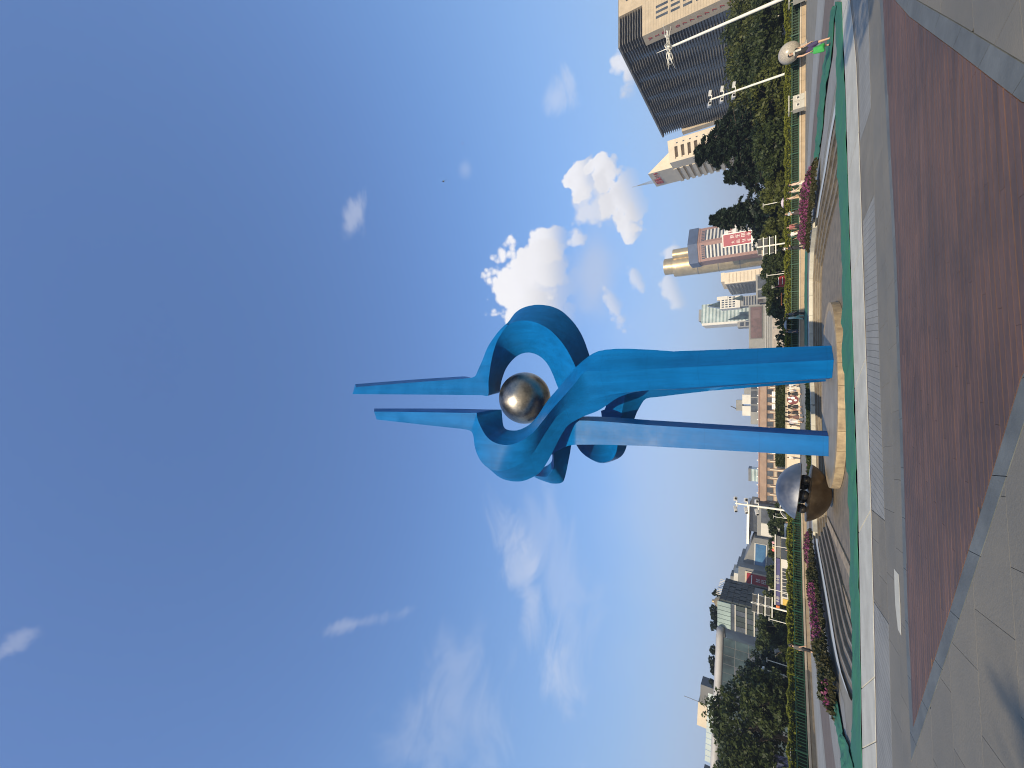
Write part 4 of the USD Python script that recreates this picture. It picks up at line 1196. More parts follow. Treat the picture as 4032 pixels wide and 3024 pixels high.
for i in range(12):
    wallbox("balustrade_pane", on(k0, k1, 12.5 + i * 1.0), on(k0, k1, 13.4 + i * 1.0), 14.2, 15.4, 0.1, M_PALEGLASS, b, out=-1.2)

# ---------------------------------------------------------------- planting, planter walls and fences
M_LEAF_DK = leaf_mat("cedar_leaf", (0.030, 0.050, 0.020), (0.012, 0.024, 0.012), 0.2)
M_LEAF_OL = leaf_mat("olive_leaf", (0.15, 0.165, 0.03), (0.07, 0.085, 0.016), 0.3)
M_LEAF_MD = leaf_mat("mid_leaf", (0.08, 0.105, 0.024), (0.034, 0.052, 0.014), 0.3)
M_HEDGE = leaf_mat("hedge_leaf", (0.30, 0.31, 0.028), (0.16, 0.18, 0.018), 0.35)
M_BEDLEAF = leaf_mat("bed_leaf", (0.10, 0.085, 0.03), (0.05, 0.06, 0.02), 0.3)
M_BLOSSOM = leaf_mat("pink_blossom", (0.46, 0.12, 0.26), (0.30, 0.07, 0.17), 0.3)
M_BARK = mat("bark", (0.09, 0.07, 0.05), rough=0.9, var=0.2, scale=6, bump=0.5, bscale=20)
M_WALL = mat("planter_stone", (0.36, 0.28, 0.19), rough=0.75, var=0.1, scale=1.2, bump=0.2, bscale=10, island=0.08)
M_COPE = mat("coping_stone", (0.42, 0.36, 0.28), rough=0.7, var=0.08, scale=1.2)
M_FENCE = mat("green_fence_paint", (0.014, 0.068, 0.036), rough=0.5, var=0.1)
M_NET = None


def leaves(pts, size, seed=0, flat=0.0, aspect=1.6):
    """one quad per point, turned at random; flat: how far the quads lie level"""
    r = np.random.default_rng(seed)
    pts = np.asarray(pts, float); n = len(pts)
    a = r.normal(size=(n, 3)); nn = r.normal(size=(n, 3)); nn[:, 2] += flat * 3
    nn /= np.linalg.norm(nn, axis=1, keepdims=True)
    a -= nn * (a * nn).sum(1, keepdims=True); a /= np.linalg.norm(a, axis=1, keepdims=True)
    b = np.cross(nn, a)
    s = size * r.uniform(0.6, 1.35, (n, 1))
    a, b = a * s * aspect / 2, b * s / 2
    V = np.stack([pts - a, pts - b * 0.9 + a * 0.1, pts + a, pts + b * 0.9 + a * 0.1], 1).reshape(-1, 3)
    F = np.arange(4 * n).reshape(n, 4)
    return MB().add(V, F)


def crown_points(rx, ry, rz, n, seed, clumps=60, clump_r=0.28, hollow=0.45):
    r = np.random.default_rng(seed)
    d = r.normal(size=(clumps, 3)); d /= np.linalg.norm(d, axis=1, keepdims=True)
    rad = r.uniform(hollow, 1.0, (clumps, 1)) ** 0.6
    c = d * rad * np.array([rx, ry, rz]) * r.uniform(0.82, 1.08, (clumps, 1))
    k = r.integers(0, clumps, n)
    q = r.normal(size=(n, 3)); q /= np.linalg.norm(q, axis=1, keepdims=True)
    q *= (r.uniform(0.25, 1.0, (n, 1)) ** 0.5) * clump_r * np.array([rx, ry, rz * 0.8]) * r.uniform(0.7, 1.25, (clumps, 1))[k]
    return c[k] + q


def broad_tree(label, x, y, h, r, m, seed, group=None, n=5200, trunk=None, name="tree", rz=None, zb=0.0, leaf=0.26):
    t = thing(name, label, name, (x, y, zb), 0, group)
    rz = rz or h * 0.42
    cz = h - rz
    rng = np.random.default_rng(seed)
    tb = MB()
    top = np.array((rng.normal() * 0.2, rng.normal() * 0.2, cz))
    tb.tube([(0, 0, -0.05), (0.05, 0, cz * 0.5), top], [0.035 * h, 0.026 * h, 0.016 * h], 8)
    for k in range(7):
        a = 2 * math.pi * k / 7 + rng.uniform(0, 0.6)
        p = np.array((0.03, 0, cz * rng.uniform(0.45, 0.85)))
        e = np.array((math.cos(a) * r * 0.7, math.sin(a) * r * 0.7, cz + rz * rng.uniform(-0.3, 0.6)))
        tb.tube([p, (p + e) / 2 + (0, 0, 0.2), e], [0.014 * h, 0.009 * h, 0.003 * h], 6)
    obj("trunk", tb, M_BARK, t, smooth=40)
    pts = crown_points(r, r, rz, n, seed + 5, clumps=int(34 + 10 * r)) + (0, 0, cz)
    pts = pts[pts[:, 2] > 0.15]
    obj("crown", leaves(pts, leaf, seed), m, t)
    return t


def cedar(label, x, y, h, r, seed, n=9000, group=None):
    t = thing("cedar_tree", label, "tree", (x, y, 0), 0, group)
    rng = np.random.default_rng(seed)
    tb = MB().tube([(0, 0, -0.05), (0, 0, h * 0.5), (0.1, 0, h * 0.97)], [0.03 * h, 0.018 * h, 0.004 * h], 8)
    P = []
    tiers = int(h * 1.9)
    for k in range(tiers):
        z = h * (0.12 + 0.86 * k / tiers)
        f = (1 - (z / h)) ** 0.72
        reach = r * f * rng.uniform(0.75, 1.1) + 0.4
        nb_ = max(3, int(5 * f + 3))
        a0 = rng.uniform(0, 6.28)
        for q in range(nb_):
            a = a0 + 2 * math.pi * q / nb_ + rng.uniform(-0.3, 0.3)
            L = reach * rng.uniform(0.55, 1.12)
            d = np.array((math.cos(a), math.sin(a), 0)); side = np.array((-d[1], d[0], 0))
            rise = rng.uniform(0.05, 0.22)
            e = d * L + (0, 0, z + rise * L)
            tb.tube([(0, 0, z), d * L * 0.5 + (0, 0, z + rise * L * 0.75), e], [0.012 * h * f + 0.03, 0.05, 0.015], 5)
            m_ = int(n / tiers / nb_)
            s = rng.uniform(0.12, 1.05, m_) ** 0.8
            w = rng.normal(size=m_) * 0.26 * L * (1.1 - s * 0.75)
            droop = -0.22 * L * np.clip(s - 0.75, 0, 1) * 2 - np.abs(w) * 0.25
            P.append(d * (s * L)[:, None] + side * w[:, None] + np.c_[np.zeros(m_), np.zeros(m_), z + rise * L * np.sin(s * 1.6) + droop + rng.normal(size=m_) * 0.12])
    obj("trunk", tb, M_BARK, t, smooth=40)
    obj("crown", leaves(np.vstack(P), 0.30, seed, flat=0.5, aspect=2.2), M_LEAF_DK, t)
    return t


# planter walls (plan lines) with fence and hedge behind
right_line = np.array([(52, 44.0), (45, 48.6), (36.7, 52.0), (29.6, 53.3), (21.9, 54.0), (13.8, 54.5), (8.6, 55.2), (1.5, 56.4)])
left_line = np.array([(-11.8, 52.5), (-16, 49.3), (-19.7, 46.0), (-23.4, 41.0), (-25.2, 36.2), (-27.2, 29.5), (-28.6, 24)])


def offset_line(l, d):
    return np.array(sg.LineString(l).parallel_offset(abs(d), "left" if d > 0 else "right").coords)


for line, wtop, htop, lab, side_ in ((right_line, 0.5, 1.78, "right", 1), (left_line, 0.42, 1.58, "left", 1)):
    where = "behind the basin between the boxes and the sculpture" if lab == "right" else "on the left behind the man in grey"
    ls = sg.LineString(line)
    if lab == "right":
        ls = sg.LineString(line[::-1])
    # ls now runs from left to right for "right" and from middle to left for "left"; planting lies on the far side
    def far(d):
        o = np.array(ls.offset_curve(-d if lab == "right" else -d).coords)
        return sg.LineString(o)
    sgn = 1
    test = np.array(ls.offset_curve(1.0).interpolate(0.5, normalized=True).coords[0]); mid = np.array(ls.interpolate(0.5, normalized=True).coords[0])
    sgn = 1 if np.linalg.norm(test) > np.linalg.norm(mid) else -1
    w = thing("planter_wall", f"low beige stone planter wall {where}", "wall")
    nblk = int(ls.length / 2.0)
    for i in range(nblk):
        s0, s1 = ls.length * i / nblk + 0.006, ls.length * (i + 1) / nblk - 0.006
        seg = so.substring(ls, s0, s1)
        blk = seg.buffer(0.3, cap_style=2, single_sided=False)
        obj("wall_block", MB().prism(blk, 0, wtop - 0.16), M_WALL, w)
        obj("coping", MB().prism(seg.buffer(0.36, cap_style=2), wtop - 0.13, wtop), M_COPE, w)
    obj("joint", MB().prism(ls.buffer(0.24, cap_style=2), 0, wtop - 0.02), M_RUST, w)
    step = 2.8
    nfp = int(ls.length / step)
    fl = ls.offset_curve(sgn * 0.12)
    first = None
    for i in range(nfp):
        a = np.array(fl.interpolate(fl.length * i / nfp).coords[0]); b_ = np.array(fl.interpolate(fl.length * (i + 1) / nfp).coords[0])
        L = float(np.linalg.norm(b_ - a)); ang = math.atan2(b_[1] - a[1], b_[0] - a[0])
        lab_ = "green metal railing panel on the planter wall right of the sculpture, hedge behind" if lab == "right" else "green metal railing panel on the planter wall left of the sculpture, hedge behind"
        grp = "green railing panels along the right planter wall" if lab == "right" else "green railing panels along the left planter wall"
        if first is None:
            f = thing("railing_panel", lab_, "railing", (a[0], a[1], wtop), ang, grp)
            first = f
            hgt = 0.72
            obj("post", MB().cbox((0, 0, hgt / 2 + 0.03), (0.09, 0.09, hgt + 0.06)), M_FENCE, f)
            for z in (0.08, hgt - 0.05):
                obj("rail", MB().cbox((L / 2, 0, z), (L - 0.09, 0.05, 0.055)), M_FENCE, f)
            for q in range(11):
                obj("picket", MB().cbox(((q + 1) * L / 12, 0, hgt / 2), (0.032, 0.025, hgt - 0.2)), M_FENCE, f)
        else:
            dup(first, lab_, (a[0], a[1], wtop), ang)
    hl = ls.offset_curve(sgn * 1.05)
    rng = np.random.default_rng(31 if lab == "right" else 32)
    nl = int(hl.length * 330)
    s = rng.uniform(0, hl.length, nl)
    arr = np.array([hl.interpolate(x).coords[0] for x in s[::1]])
    wv = 0.06 * np.sin(s * 1.7) + 0.05 * np.sin(s * 4.1 + 1)
    which = rng.uniform(size=nl)
    top = htop + wv
    zz = np.where(which < 0.6, top - rng.uniform(0, 0.12, nl), top - 0.65 * rng.uniform(0, 1, nl) ** 1.5)
    nrm_ = arr / np.linalg.norm(arr, axis=1, keepdims=True)
    lat = np.where(which < 0.6, rng.uniform(-0.75, 0.75, nl), -0.72 + 0.12 * rng.normal(size=nl))
    h = thing("hedge", f"clipped yellow-green hedge behind the green railing {'right of the sculpture' if lab == 'right' else 'left of the metal shell'}", "hedge")
    obj("foliage", leaves(np.c_[arr + nrm_ * lat[:, None], zz], 0.13, 41, flat=0.15), M_HEDGE, h)
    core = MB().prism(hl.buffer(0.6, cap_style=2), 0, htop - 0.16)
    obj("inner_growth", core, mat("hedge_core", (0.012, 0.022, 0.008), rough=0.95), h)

# dark hedge block seen between the legs
h = thing("hedge", "dark green box hedge across the far side between the blue legs", "hedge")
rng = np.random.default_rng(5)
q = rng.uniform(size=(6500, 3))
side_pick = rng.uniform(size=6500)
pts = np.c_[-12.5 + 13.3 * q[:, 0], np.where(side_pick < 0.65, 74.0 + 0.2 * q[:, 1], 74 + 2 * q[:, 1]), np.where(side_pick < 0.65, 1.2 + 1.75 * q[:, 2], 2.85 + 0.1 * q[:, 2])]
obj("foliage", leaves(pts, 0.16, 3), M_LEAF_MD, h)
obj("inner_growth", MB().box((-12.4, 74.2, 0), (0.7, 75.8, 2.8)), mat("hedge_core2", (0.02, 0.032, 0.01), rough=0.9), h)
h2 = thing("low_wall", "long low pale stone wall behind the walkers between the legs", "wall")
obj("wall_face", MB().box((-14, 71.5, 0), (3.5, 72, 1.62)), M_CREAM, h2)
obj("coping", MB().box((-14.1, 71.4, 1.62), (3.6, 72.1, 1.72)), M_COPE, h2)

# trees on the right
cedar("tall dark cedar with layered branches left of the floodlight mast", 34.0, 66.0, 13.4, 6.3, 101, n=11000)
cedar("cedar with drooping layered tips between the white tower and the striped tower", 25.6, 71.0, 12.0, 4.6, 102, n=9000)
cedar("dark cedar between the two taller cedars", 31.0, 69.0, 9.6, 5.6, 104, n=8500)
cedar("low dark cedar below the white tower", 39.0, 70.0, 11.0, 5.5, 103, n=8000)
for i, (x, y, hh, r_, m_, lab) in enumerate([
        (57.5, 71, 9.4, 5.2, M_LEAF_OL, "broad olive-green tree under the beige stone corner at the picture's edge"),
        (52.5, 71, 9.9, 4.2, M_LEAF_MD, "green tree right of the ringed lamp mast's foot, before the louvres"),
        (48.0, 70, 9.8, 4.2, M_LEAF_OL, "rounded olive tree in front of the middle of the louvred block"),
        (43.5, 71, 9.3, 4.0, M_LEAF_OL, "olive-green tree just right of the floodlight mast"),
        (41.0, 64, 6.0, 3.6, M_LEAF_MD, "lower bushy tree beneath the floodlight lamps"),
        (49.0, 62, 5.6, 3.6, M_LEAF_MD, "lower dark tree behind the pale stone ball"),
        (30.5, 62, 5.2, 3.2, M_LEAF_MD, "bushy tree at the foot of the cedars"),
        (25.0, 64, 4.3, 2.3, M_LEAF_OL, "small rounded yellow-green tree beside the umbrella walker"),
        (20.5, 66, 4.3, 2.1, M_LEAF_OL, "small rounded olive tree left of the panel mast"),
        (24.0, 76, 6.2, 3.0, M_LEAF_DK, "dark tree behind the panel mast"),
        (16.5, 78, 5.0, 2.8, M_LEAF_MD, "dense green tree before the beige tower"),
        (13.3, 80, 4.6, 2.4, M_LEAF_MD, "green tree right of the portal building"),
        (20.0, 82, 5.0, 2.8, M_LEAF_MD, "green tree below the gold tower"),
        (36.5, 62, 5.6, 3.6, M_LEAF_OL, "bushy olive tree under the tall cedar right of its trunk"),
        (45.5, 67, 8.2, 3.6, M_LEAF_MD, "dense tree between the floodlight mast and the stone ball")]):
    broad_tree(lab, x, y, hh, r_ * 1.12, m_, 200 + i, n=int(2800 + 1250 * r_))
for i, (x, y, lab) in enumerate([(9.6, 78, "dark clipped shrub on the terrace edge right of the grey umbrella"), (7.7, 79, "dark clipped shrub on the terrace edge above the grey umbrella"), (5.8, 79, "dark clipped shrub on the terrace edge nearest the right leg"), (11.4, 78, "dark clipped shrub on the terrace edge above the woman in pale teal")]):
    broad_tree(lab, x, y, 3.0, 1.0, M_LEAF_MD, 260 + i, n=1500, name="shrub", rz=1.4, leaf=0.2)
# trees on the left
for i, (x, y, hh, r_, m_, lab) in enumerate([
        (-36.0, 50, 8.6, 3.9, M_LEAF_MD, "big dark leafy tree at the left before the long glazed building"),
        (-41.0, 48, 7.8, 4.0, M_LEAF_MD, "big leafy tree at the far left edge of the picture"),
        (-31.5, 48, 5.6, 2.6, M_LEAF_MD, "dark rounded tree right of the big left tree"),
        (-37.0, 60, 6.4, 3.3, M_LEAF_DK, "dark tree behind the man in grey"),
        (-34.5, 70, 5.4, 2.8, M_LEAF_MD, "leafy tree left of the panel mast, before the dark mall"),
        (-38.5, 72, 5.2, 2.6, M_LEAF_MD, "loose green tree left of the leafy tree by the mall"),
        (-33.0, 84, 4.8, 2.3, M_LEAF_MD, "small green tree before the tan sign building"),
        (-29.5, 88, 4.5, 2.2, M_LEAF_MD, "small green tree before the red billboard building"),
        (-26.5, 90, 4.4, 2.0, M_LEAF_MD, "small green tree before the blue screen building"),
        (-23.5, 88, 4.2, 1.9, M_LEAF_MD, "small green tree right of the white van"),
        (-35.5, 82, 4.4, 2.2, M_LEAF_OL, "low yellowish tree before the dark mall")]):
    broad_tree(lab, x, y, hh, r_, m_, 300 + i, n=int(2400 + 1000 * r_))
for i, (X, Y, d, r_) in enumerate([(2816, 2335, 106, 0.75), (2812, 2402, 104, 1.0), (2815, 2425, 104, 1.0), (2815, 2466, 103, 1.1), (2818, 2440, 104, 0.6), (2812, 2560, 101, 0.9), (2810, 2605, 100, 1.1), (2812, 2640, 99, 0.8), (2806, 2690, 98, 0.7)]):
    p = at(X, Y, d)
    zb_ = 13.95
    broad_tree(["small round shrub on the roof of the dark mall", "shrub on the mall roof above the roof panes", "second shrub above the roof panes", "round shrub at the rounded roof edge's corner", "little shrub between the roof shrubs",
                "shrub on the long glazed building's roof near the corner", "tallest shrub on the long glazed roof", "shrub beside the tallest one on the glazed roof", "last shrub before the roof house"][i],
               p[0], p[1], max(p[2] - zb_ + r_, 1.0), r_, M_LEAF_DK, 400 + i, n=700, name="shrub", zb=zb_, leaf=0.22)


# trees behind the viewer whose shade falls on the foreground paving
broad_tree("airy tree behind the viewer at the left, its shade dappling the left paving", -8.9, -16.6, 9.2, 2.3, M_LEAF_MD, 504, n=1150, leaf=0.30)
broad_tree("tall tree behind the viewer at the right, its shade on the right paving", 7.6, -6.5, 11.0, 3.2, M_LEAF_MD, 502, n=6500)


# flower beds on the basin's ledge
def bed(label, poly, h, share, seed, per=420, leafm=None):
    t = thing("flower_bed", label, "flower bed")
    r = np.random.default_rng(seed)
    x0, y0, x1, y1 = poly.bounds
    pts = []
    while len(pts) < int(poly.area * per):
        x, y = r.uniform(x0, x1), r.uniform(y0, y1)
        if poly.contains(sg.Point(x, y)):
            e = min(1.0, poly.exterior.distance(sg.Point(x, y)) / 0.45)
            bump = 0.65 + 0.5 * meshkit.noise(np.array([x * 1.1, y * 1.1, seed * 3.1]))
            pts.append((x, y, 0.05 + h * (0.35 + 0.65 * e) * bump * r.uniform(0.25, 1) ** 0.5))
    pts = np.array(pts)
    patch = meshkit.noise(np.c_[pts[:, :2] * 0.55, np.full(len(pts), seed)])
    up = pts[:, 2] > np.quantile(pts[:, 2], 0.35)
    fl = up & (patch > 1 - share) & (r.uniform(size=len(pts)) < 0.75)
    obj("foliage", leaves(pts[~fl], 0.12, seed), leafm or M_BEDLEAF, t)
    obj("blossom", leaves(pts[fl], 0.10, seed + 1, flat=0.2, aspect=1.1), M_BLOSSOM, t)


bed("bed of bright pink flowers at the basin's right far corner", hole.buffer(2.0).difference(hole.buffer(0.25)).intersection(sg.box(10.5, 30.8, 15.5, 40.6)), 0.85, 0.97, 61, per=520)
bed("long bed of pink flowers and reddish leaves along the basin's left edge", hole.buffer(1.9).difference(hole.buffer(0.3)).intersection(sg.box(-14.5, 20.5, -10.6, 37.5)), 0.62, 0.6, 62, per=420)
bed("low purple and green planting on the far rim between the legs", hole.buffer(2.6).difference(hole.buffer(0.75)).intersection(sg.box(-9.0, 36.5, 0.5, 47.5)), 0.35, 0.25, 63, per=300, leafm=M_LEAF_MD)


# green netting laid along the basin's edge
def net_mat():
    N = {"g": ("geometry", {}), "n": ("noise_texture", {"scale": 1.2, "detail": 5.0}), "n2": ("noise_texture", {"scale": 0.5, "detail": 7.0, "roughness": 0.7}),
         "r": ("rgb_ramp", {"ramp": [(0, (0.028, 0.110, 0.080)), (0.4, (0.036, 0.138, 0.096)), (0.6, (0.038, 0.165, 0.085)), (1, (0.06, 0.215, 0.12))]}),
         "w": ("wave_texture", {"scale": 40.0, "distortion": 1.0}), "b": ("bump", {"strength": 0.25, "distance": 0.01}), "p": ("principled_bsdf", {"roughness": 0.75, "specular_ior_level": 0.2, "sheen_weight": 0.0})}
    L = [("g.position", "n.vector"), ("g.position", "n2.vector"), ("n2.fac", "r.fac"), ("r.color", "p.base_color"), ("n.fac", "b.height"), ("b.normal", "p.normal")]
    return usdkit.material(stage, "/World/Looks/green_net", N, L, surface="p.BSDF")


M_NET = net_mat()


def cloth(label, edge0, edge1, nu, nv, lift, seed, wave=0.25, thick=0.012, z0=0.012):
    A_, B_ = resample(edge0, nu), resample(edge1, nu)
    V = []
    for i in range(nu):
        for j in range(nv):
            f = j / (nv - 1)
            p = A_[i] * (1 - f) + B_[i] * f
            d = (B_[i] - A_[i]) / max(np.linalg.norm(B_[i] - A_[i]), 1e-6)
            nz = meshkit.fbm(np.array([p[0] * 0.9, p[1] * 0.9, seed]), 3, seed)
            fold = max(0.0, meshkit.noise(np.array([p[0] * 2.6, p[1] * 2.6, seed + 7.0])) - 0.5) * 2
            if j == nv - 1:
                p = p + d * wave * (meshkit.noise(np.array([i * 0.35, seed, 0.3])) - 0.5) * 2
            V.append((p[0], p[1], z0 + lift * (0.25 + nz) * 0.6 + lift * fold * 1.4 * (0.4 + 0.6 * math.sin(math.pi * f))))
    V = np.array(V)
    n = len(V)
    F = [(i * nv + j, i * nv + j + 1, (i + 1) * nv + j + 1, (i + 1) * nv + j) for i in range(nu - 1) for j in range(nv - 1)]
    W = V - (0, 0, thick)
    F2 = [tuple(n + q for q in f[::-1]) for f in F]
    rim_ = [j for j in range(nv)] + [i * nv + nv - 1 for i in range(1, nu)] + [(nu - 1) * nv + j for j in range(nv - 2, -1, -1)] + [i * nv for i in range(nu - 2, -1, -1)]
    F3 = [(a, n + a, n + b_, b_) for a, b_ in zip(rim_, rim_[1:])]
    m = MB().add(np.vstack([V, W]), np.array(F + F2 + F3))
    t = m.mesh(); t = trimesh.Trimesh(t.vertices, t.faces, process=True); trimesh.repair.fix_normals(t)
    return obj("shade_net", t, M_NET, smooth=60, label=label, cat="netting")


ninner = P2([(3318, 5), (3326, 240), (3333, 400), (3341, 700), (3351, 1000), (3368, 1550), (3382, 2000), (3391, 2500), (3399, 3024)])
nouter = P2([(3294, 5), (3297, 240), (3296, 400), (3300, 560), (3299, 700), (3308, 800), (3318, 950), (3320, 1150), (3324, 1300), (3331, 1550), (3348, 2000), (3357, 2300), (3362, 2700), (3364, 2850), (3352, 2960), (3340, 3060)])
cloth("long strip of green netting lying along the white kerb", ninner, nouter, 150, 9, 0.055, 3, wave=0.6)
cloth("green netting strip running back along the basin's right edge", P2([(3300, 20), (3288, 90), (3281, 217), (3266, 300), (3252, 400), (3244, 500), (3231, 593), (3219, 665)]), P2([(3288, 20), (3270, 90), (3256, 200), (3241, 300), (3230, 400), (3221, 500), (3214, 593), (3214, 663)]), 60, 7, 0.10, 8, wave=0.35)
cloth("bunched green netting at the basin's left corner", P2([(3300, 2735), (3311, 2794), (3326, 2884), (3351, 2940), (3372, 3030)]), P2([(3272, 2705), (3279, 2775), (3306, 2902), (3322, 3024), (3332, 3080)]), 46, 9, 0.12, 12, wave=0.4)
cloth("thin green netting strip lying behind the far rim", P2([(3183, 915), (3180, 1000), (3179, 1130), (3180, 1250), (3181, 1360)]), P2([(3176, 905), (3172, 1000), (3169, 1130), (3169, 1250), (3170, 1360)]), 50, 5, 0.05, 14, wave=0.2)

# ---------------------------------------------------------------- metal shell, masts, boxes, vehicles
def steel(name, c1, c2, r0=0.22, r1=0.42):
    N = {"g": ("geometry", {}), "n": ("noise_texture", {"scale": 1.6, "detail": 5.0, "roughness": 0.65}), "r": ("rgb_ramp", {"ramp": [(0, c1), (0.35, c1), (0.7, c2), (1, c2)]}),
         "rr": ("map_range", {"from_min": 0.3, "from_max": 0.7, "to_min": r0, "to_max": r1}), "p": ("principled_bsdf", {"metallic": 1.0})}
    L = [("g.position", "n.vector"), ("n.fac", "r.fac"), ("r.color", "p.base_color"), ("n.fac", "rr.value"), ("rr.result", "p.roughness")]
    return usdkit.material(stage, f"/World/Looks/{name}", N, L, surface="p.BSDF")


M_STEEL = steel("brushed_steel", (0.24, 0.24, 0.235), (0.34, 0.335, 0.32), 0.42, 0.58)
M_BRONZE = steel("bronze_steel", (0.15, 0.11, 0.065), (0.23, 0.175, 0.11), 0.36, 0.52)
M_BLACK = mat("black_ball", (0.02, 0.02, 0.02), rough=0.25, var=0.1)
M_POLE = mat("white_pole_paint", (0.70, 0.69, 0.64), rough=0.4, var=0.05)
M_LAMPGREY = mat("lamp_housing", (0.46, 0.47, 0.48), rough=0.4, var=0.06)
M_BOX = mat("cabinet_paint", (0.42, 0.41, 0.37), rough=0.5, var=0.06)
M_PANEL = mat("lamp_panel", (0.085, 0.09, 0.095), rough=0.3, var=0.15)
M_PALESTONE = mat("polished_stone", (0.36, 0.33, 0.28), rough=0.28, var=0.14, scale=9.0, detail=6)

shell = thing("metal_shell", "open metal clam shell of two bowls holding dark balls between them", "sculpture", (-6.75, 30.9, -0.51), 0)
cap = [(1.72 * math.cos(t), 0.0 + 1.10 * math.sin(t)) for t in np.linspace(0, math.pi / 2, 18)]


def tilt(mb, a):
    c_, s_ = math.cos(a), math.sin(a)
    for i, v in enumerate(mb.v):
        mb.v[i] = np.c_[v[:, 0] * c_ + v[:, 2] * s_, v[:, 1], -v[:, 0] * s_ + v[:, 2] * c_]
    return mb


TL = math.radians(6.0)
CAP_R = (1.74 ** 2 + 1.14 ** 2) / (2 * 1.14)
CAP_T = math.asin(1.74 / CAP_R)
obj("upper_bowl", tilt(MB().lathe([(0.01, 1.62)] + [(1.70, 1.62), (1.74, 1.66)] + [(max(0.01, CAP_R * math.sin(t)), 1.66 + 1.14 - CAP_R * (1 - math.cos(t))) for t in np.linspace(CAP_T, 0.0, 20)], 64), TL), M_STEEL, shell, smooth=40)
obj("lower_bowl", tilt(MB().lathe([(max(0.01, CAP_R * math.sin(t)), -0.04 + CAP_R * (1 - math.cos(t))) for t in np.linspace(0.0, CAP_T, 20)] + [(1.74, 1.10), (1.70, 1.13), (0.01, 1.13)], 64), TL), M_BRONZE, shell, smooth=40)
for (bx, by) in ((0.85, -0.45), (-0.02, -0.75), (-0.95, -0.4), (0.2, 0.9), (-0.6, 0.7)):
    bl = MB().tm(trimesh.creation.icosphere(3, 0.285).apply_translation((bx, by, 1.385)))
    obj("dark_ball", tilt(bl, TL), M_BLACK, shell, smooth=True)

# pale stone ball on the planter wall at the right
t = thing("stone_ball", "big polished pale stone ball on a pedestal before the railing at the right", "ball", (33.5, 50.2, 0.0))
obj("ball", trimesh.creation.icosphere(4, 0.95).apply_translation((0, 0, 1.42)), M_PALESTONE, t, smooth=True)
obj("pedestal", MB().lathe([(0.6, 0), (0.6, 0.1), (0.42, 0.16), (0.38, 0.52), (0.44, 0.56), (0.01, 0.57)], 24), M_PALESTONE, t)


def flood_mast(label, x, y, z0, h, zs, arm, tw):
    t = thing("floodlight_mast", label, "floodlight mast", (x, y, z0), tw)
    obj("pole", MB().tube([(0, 0, 0), (0, 0, h)], [0.13, 0.09], 12), M_POLE, t, smooth=40)
    obj("base_plate", MB().lathe([(0.24, 0), (0.24, 0.04), (0.14, 0.3)], 12), M_POLE, t)
    for k, z in enumerate(zs):
        for s_ in (-1, 1):
            ar = obj("arm", MB().tube([(0, 0, z), (s_ * arm * 0.6, -0.05, z - 0.05), (s_ * arm * 0.75, -0.08, z + 0.12)], 0.045, 8), M_POLE, t, smooth=40)
            ang = s_ * 0.5
            lb = MB().cbox((s_ * arm, -0.15, z + 0.12), (0.46, 0.62, 0.34), rz=ang, rx=0.25, bevel=0.04)
            l_ = obj("floodlight", lb, M_LAMPGREY, t)
            dx, dy = math.sin(ang) * 0.33, -math.cos(ang) * 0.33
            obj("lens", MB().cbox((s_ * arm + dx, -0.15 + dy, z + 0.05), (0.22, 0.06, 0.2), rz=ang, rx=0.25), M_BLACK, l_)
    return t


flood_mast("tall white floodlight mast with six box lamps before the cedars at the right", 34.3, 54.6, 0.45, 8.9, (8.75, 7.45, 6.2), 0.95, 0.35)
flood_mast("white floodlight mast with six box lamps above the metal shell", -13.6, 53.2, 0.42, 6.1, (5.95, 4.9, 3.85), 0.62, -0.2)

# ringed lamp mast at the right edge
t = thing("lamp_mast", "tall white lamp mast with a ring of curling arms and a spike on top", "lamp post", (44.6, 57.0, 0.3))
obj("pole", MB().tube([(0, 0, 0), (0, 0, 14.4)], [0.2, 0.13], 14), M_POLE, t, smooth=40)
obj("spike", MB().tube([(0, 0, 14.4), (0, 0, 15.9)], [0.06, 0.02], 8), M_POLE, t)
for k in range(8):
    a = 2 * math.pi * k / 8 + 0.2
    d = np.array((math.cos(a), math.sin(a), 0)); sd = np.array((-d[1], d[0], 0))
    loop = [d * (1.0 + 0.85 * math.cos(u_)) + sd * 0.42 * math.sin(u_) + np.array((0, 0, 14.35 + 0.12 * math.sin(2 * u_))) for u_ in np.linspace(0, 2 * math.pi, 20)]
    obj("ring_arm", MB().tube(loop, 0.055, 6), M_POLE, t, smooth=40)
    if k % 2 == 0:
        obj("spoke", MB().tube([d * 1.8 + (0, 0, 14.4), d * 3.4 + (0, 0, 14.2)], [0.05, 0.02], 6), M_POLE, t)
obj("hub", MB().lathe([(0.25, 14.1), (0.3, 14.3), (0.25, 14.6), (0.05, 14.7)], 14), M_POLE, t, smooth=40)


def panel_mast(label, x, y, z0, top, w, ph, tw):
    t = thing("panel_mast", label, "panel mast", (x, y, z0), tw)
    obj("pole", MB().tube([(0, 0, 0), (0, 0, top)], [0.1, 0.08], 10), M_POLE, t, smooth=40)
    for k in range(4):
        z = top - 0.05 - k * ph
        if k:
            obj("crossbar", MB().cbox((0, -0.06, z), (2 * w + 0.25, 0.07, 0.09)), M_POLE, t)
        if k < 3:
            for s_ in (-1, 1):
                p = obj("panel", MB().cbox((s_ * w * 0.53, -0.14, z - ph * 0.42), (w * 0.86, 0.05, ph * 0.62), rx=0.25), M_PANEL, t)
                fr = MB()
                for e_ in (-1, 1):
                    fr.cbox((s_ * w * 0.53 + e_ * w * 0.45, -0.14, z - ph * 0.42), (0.05, 0.07, ph * 0.66), rx=0.25)
                obj("frame", fr, M_LAMPGREY, p)
    return t


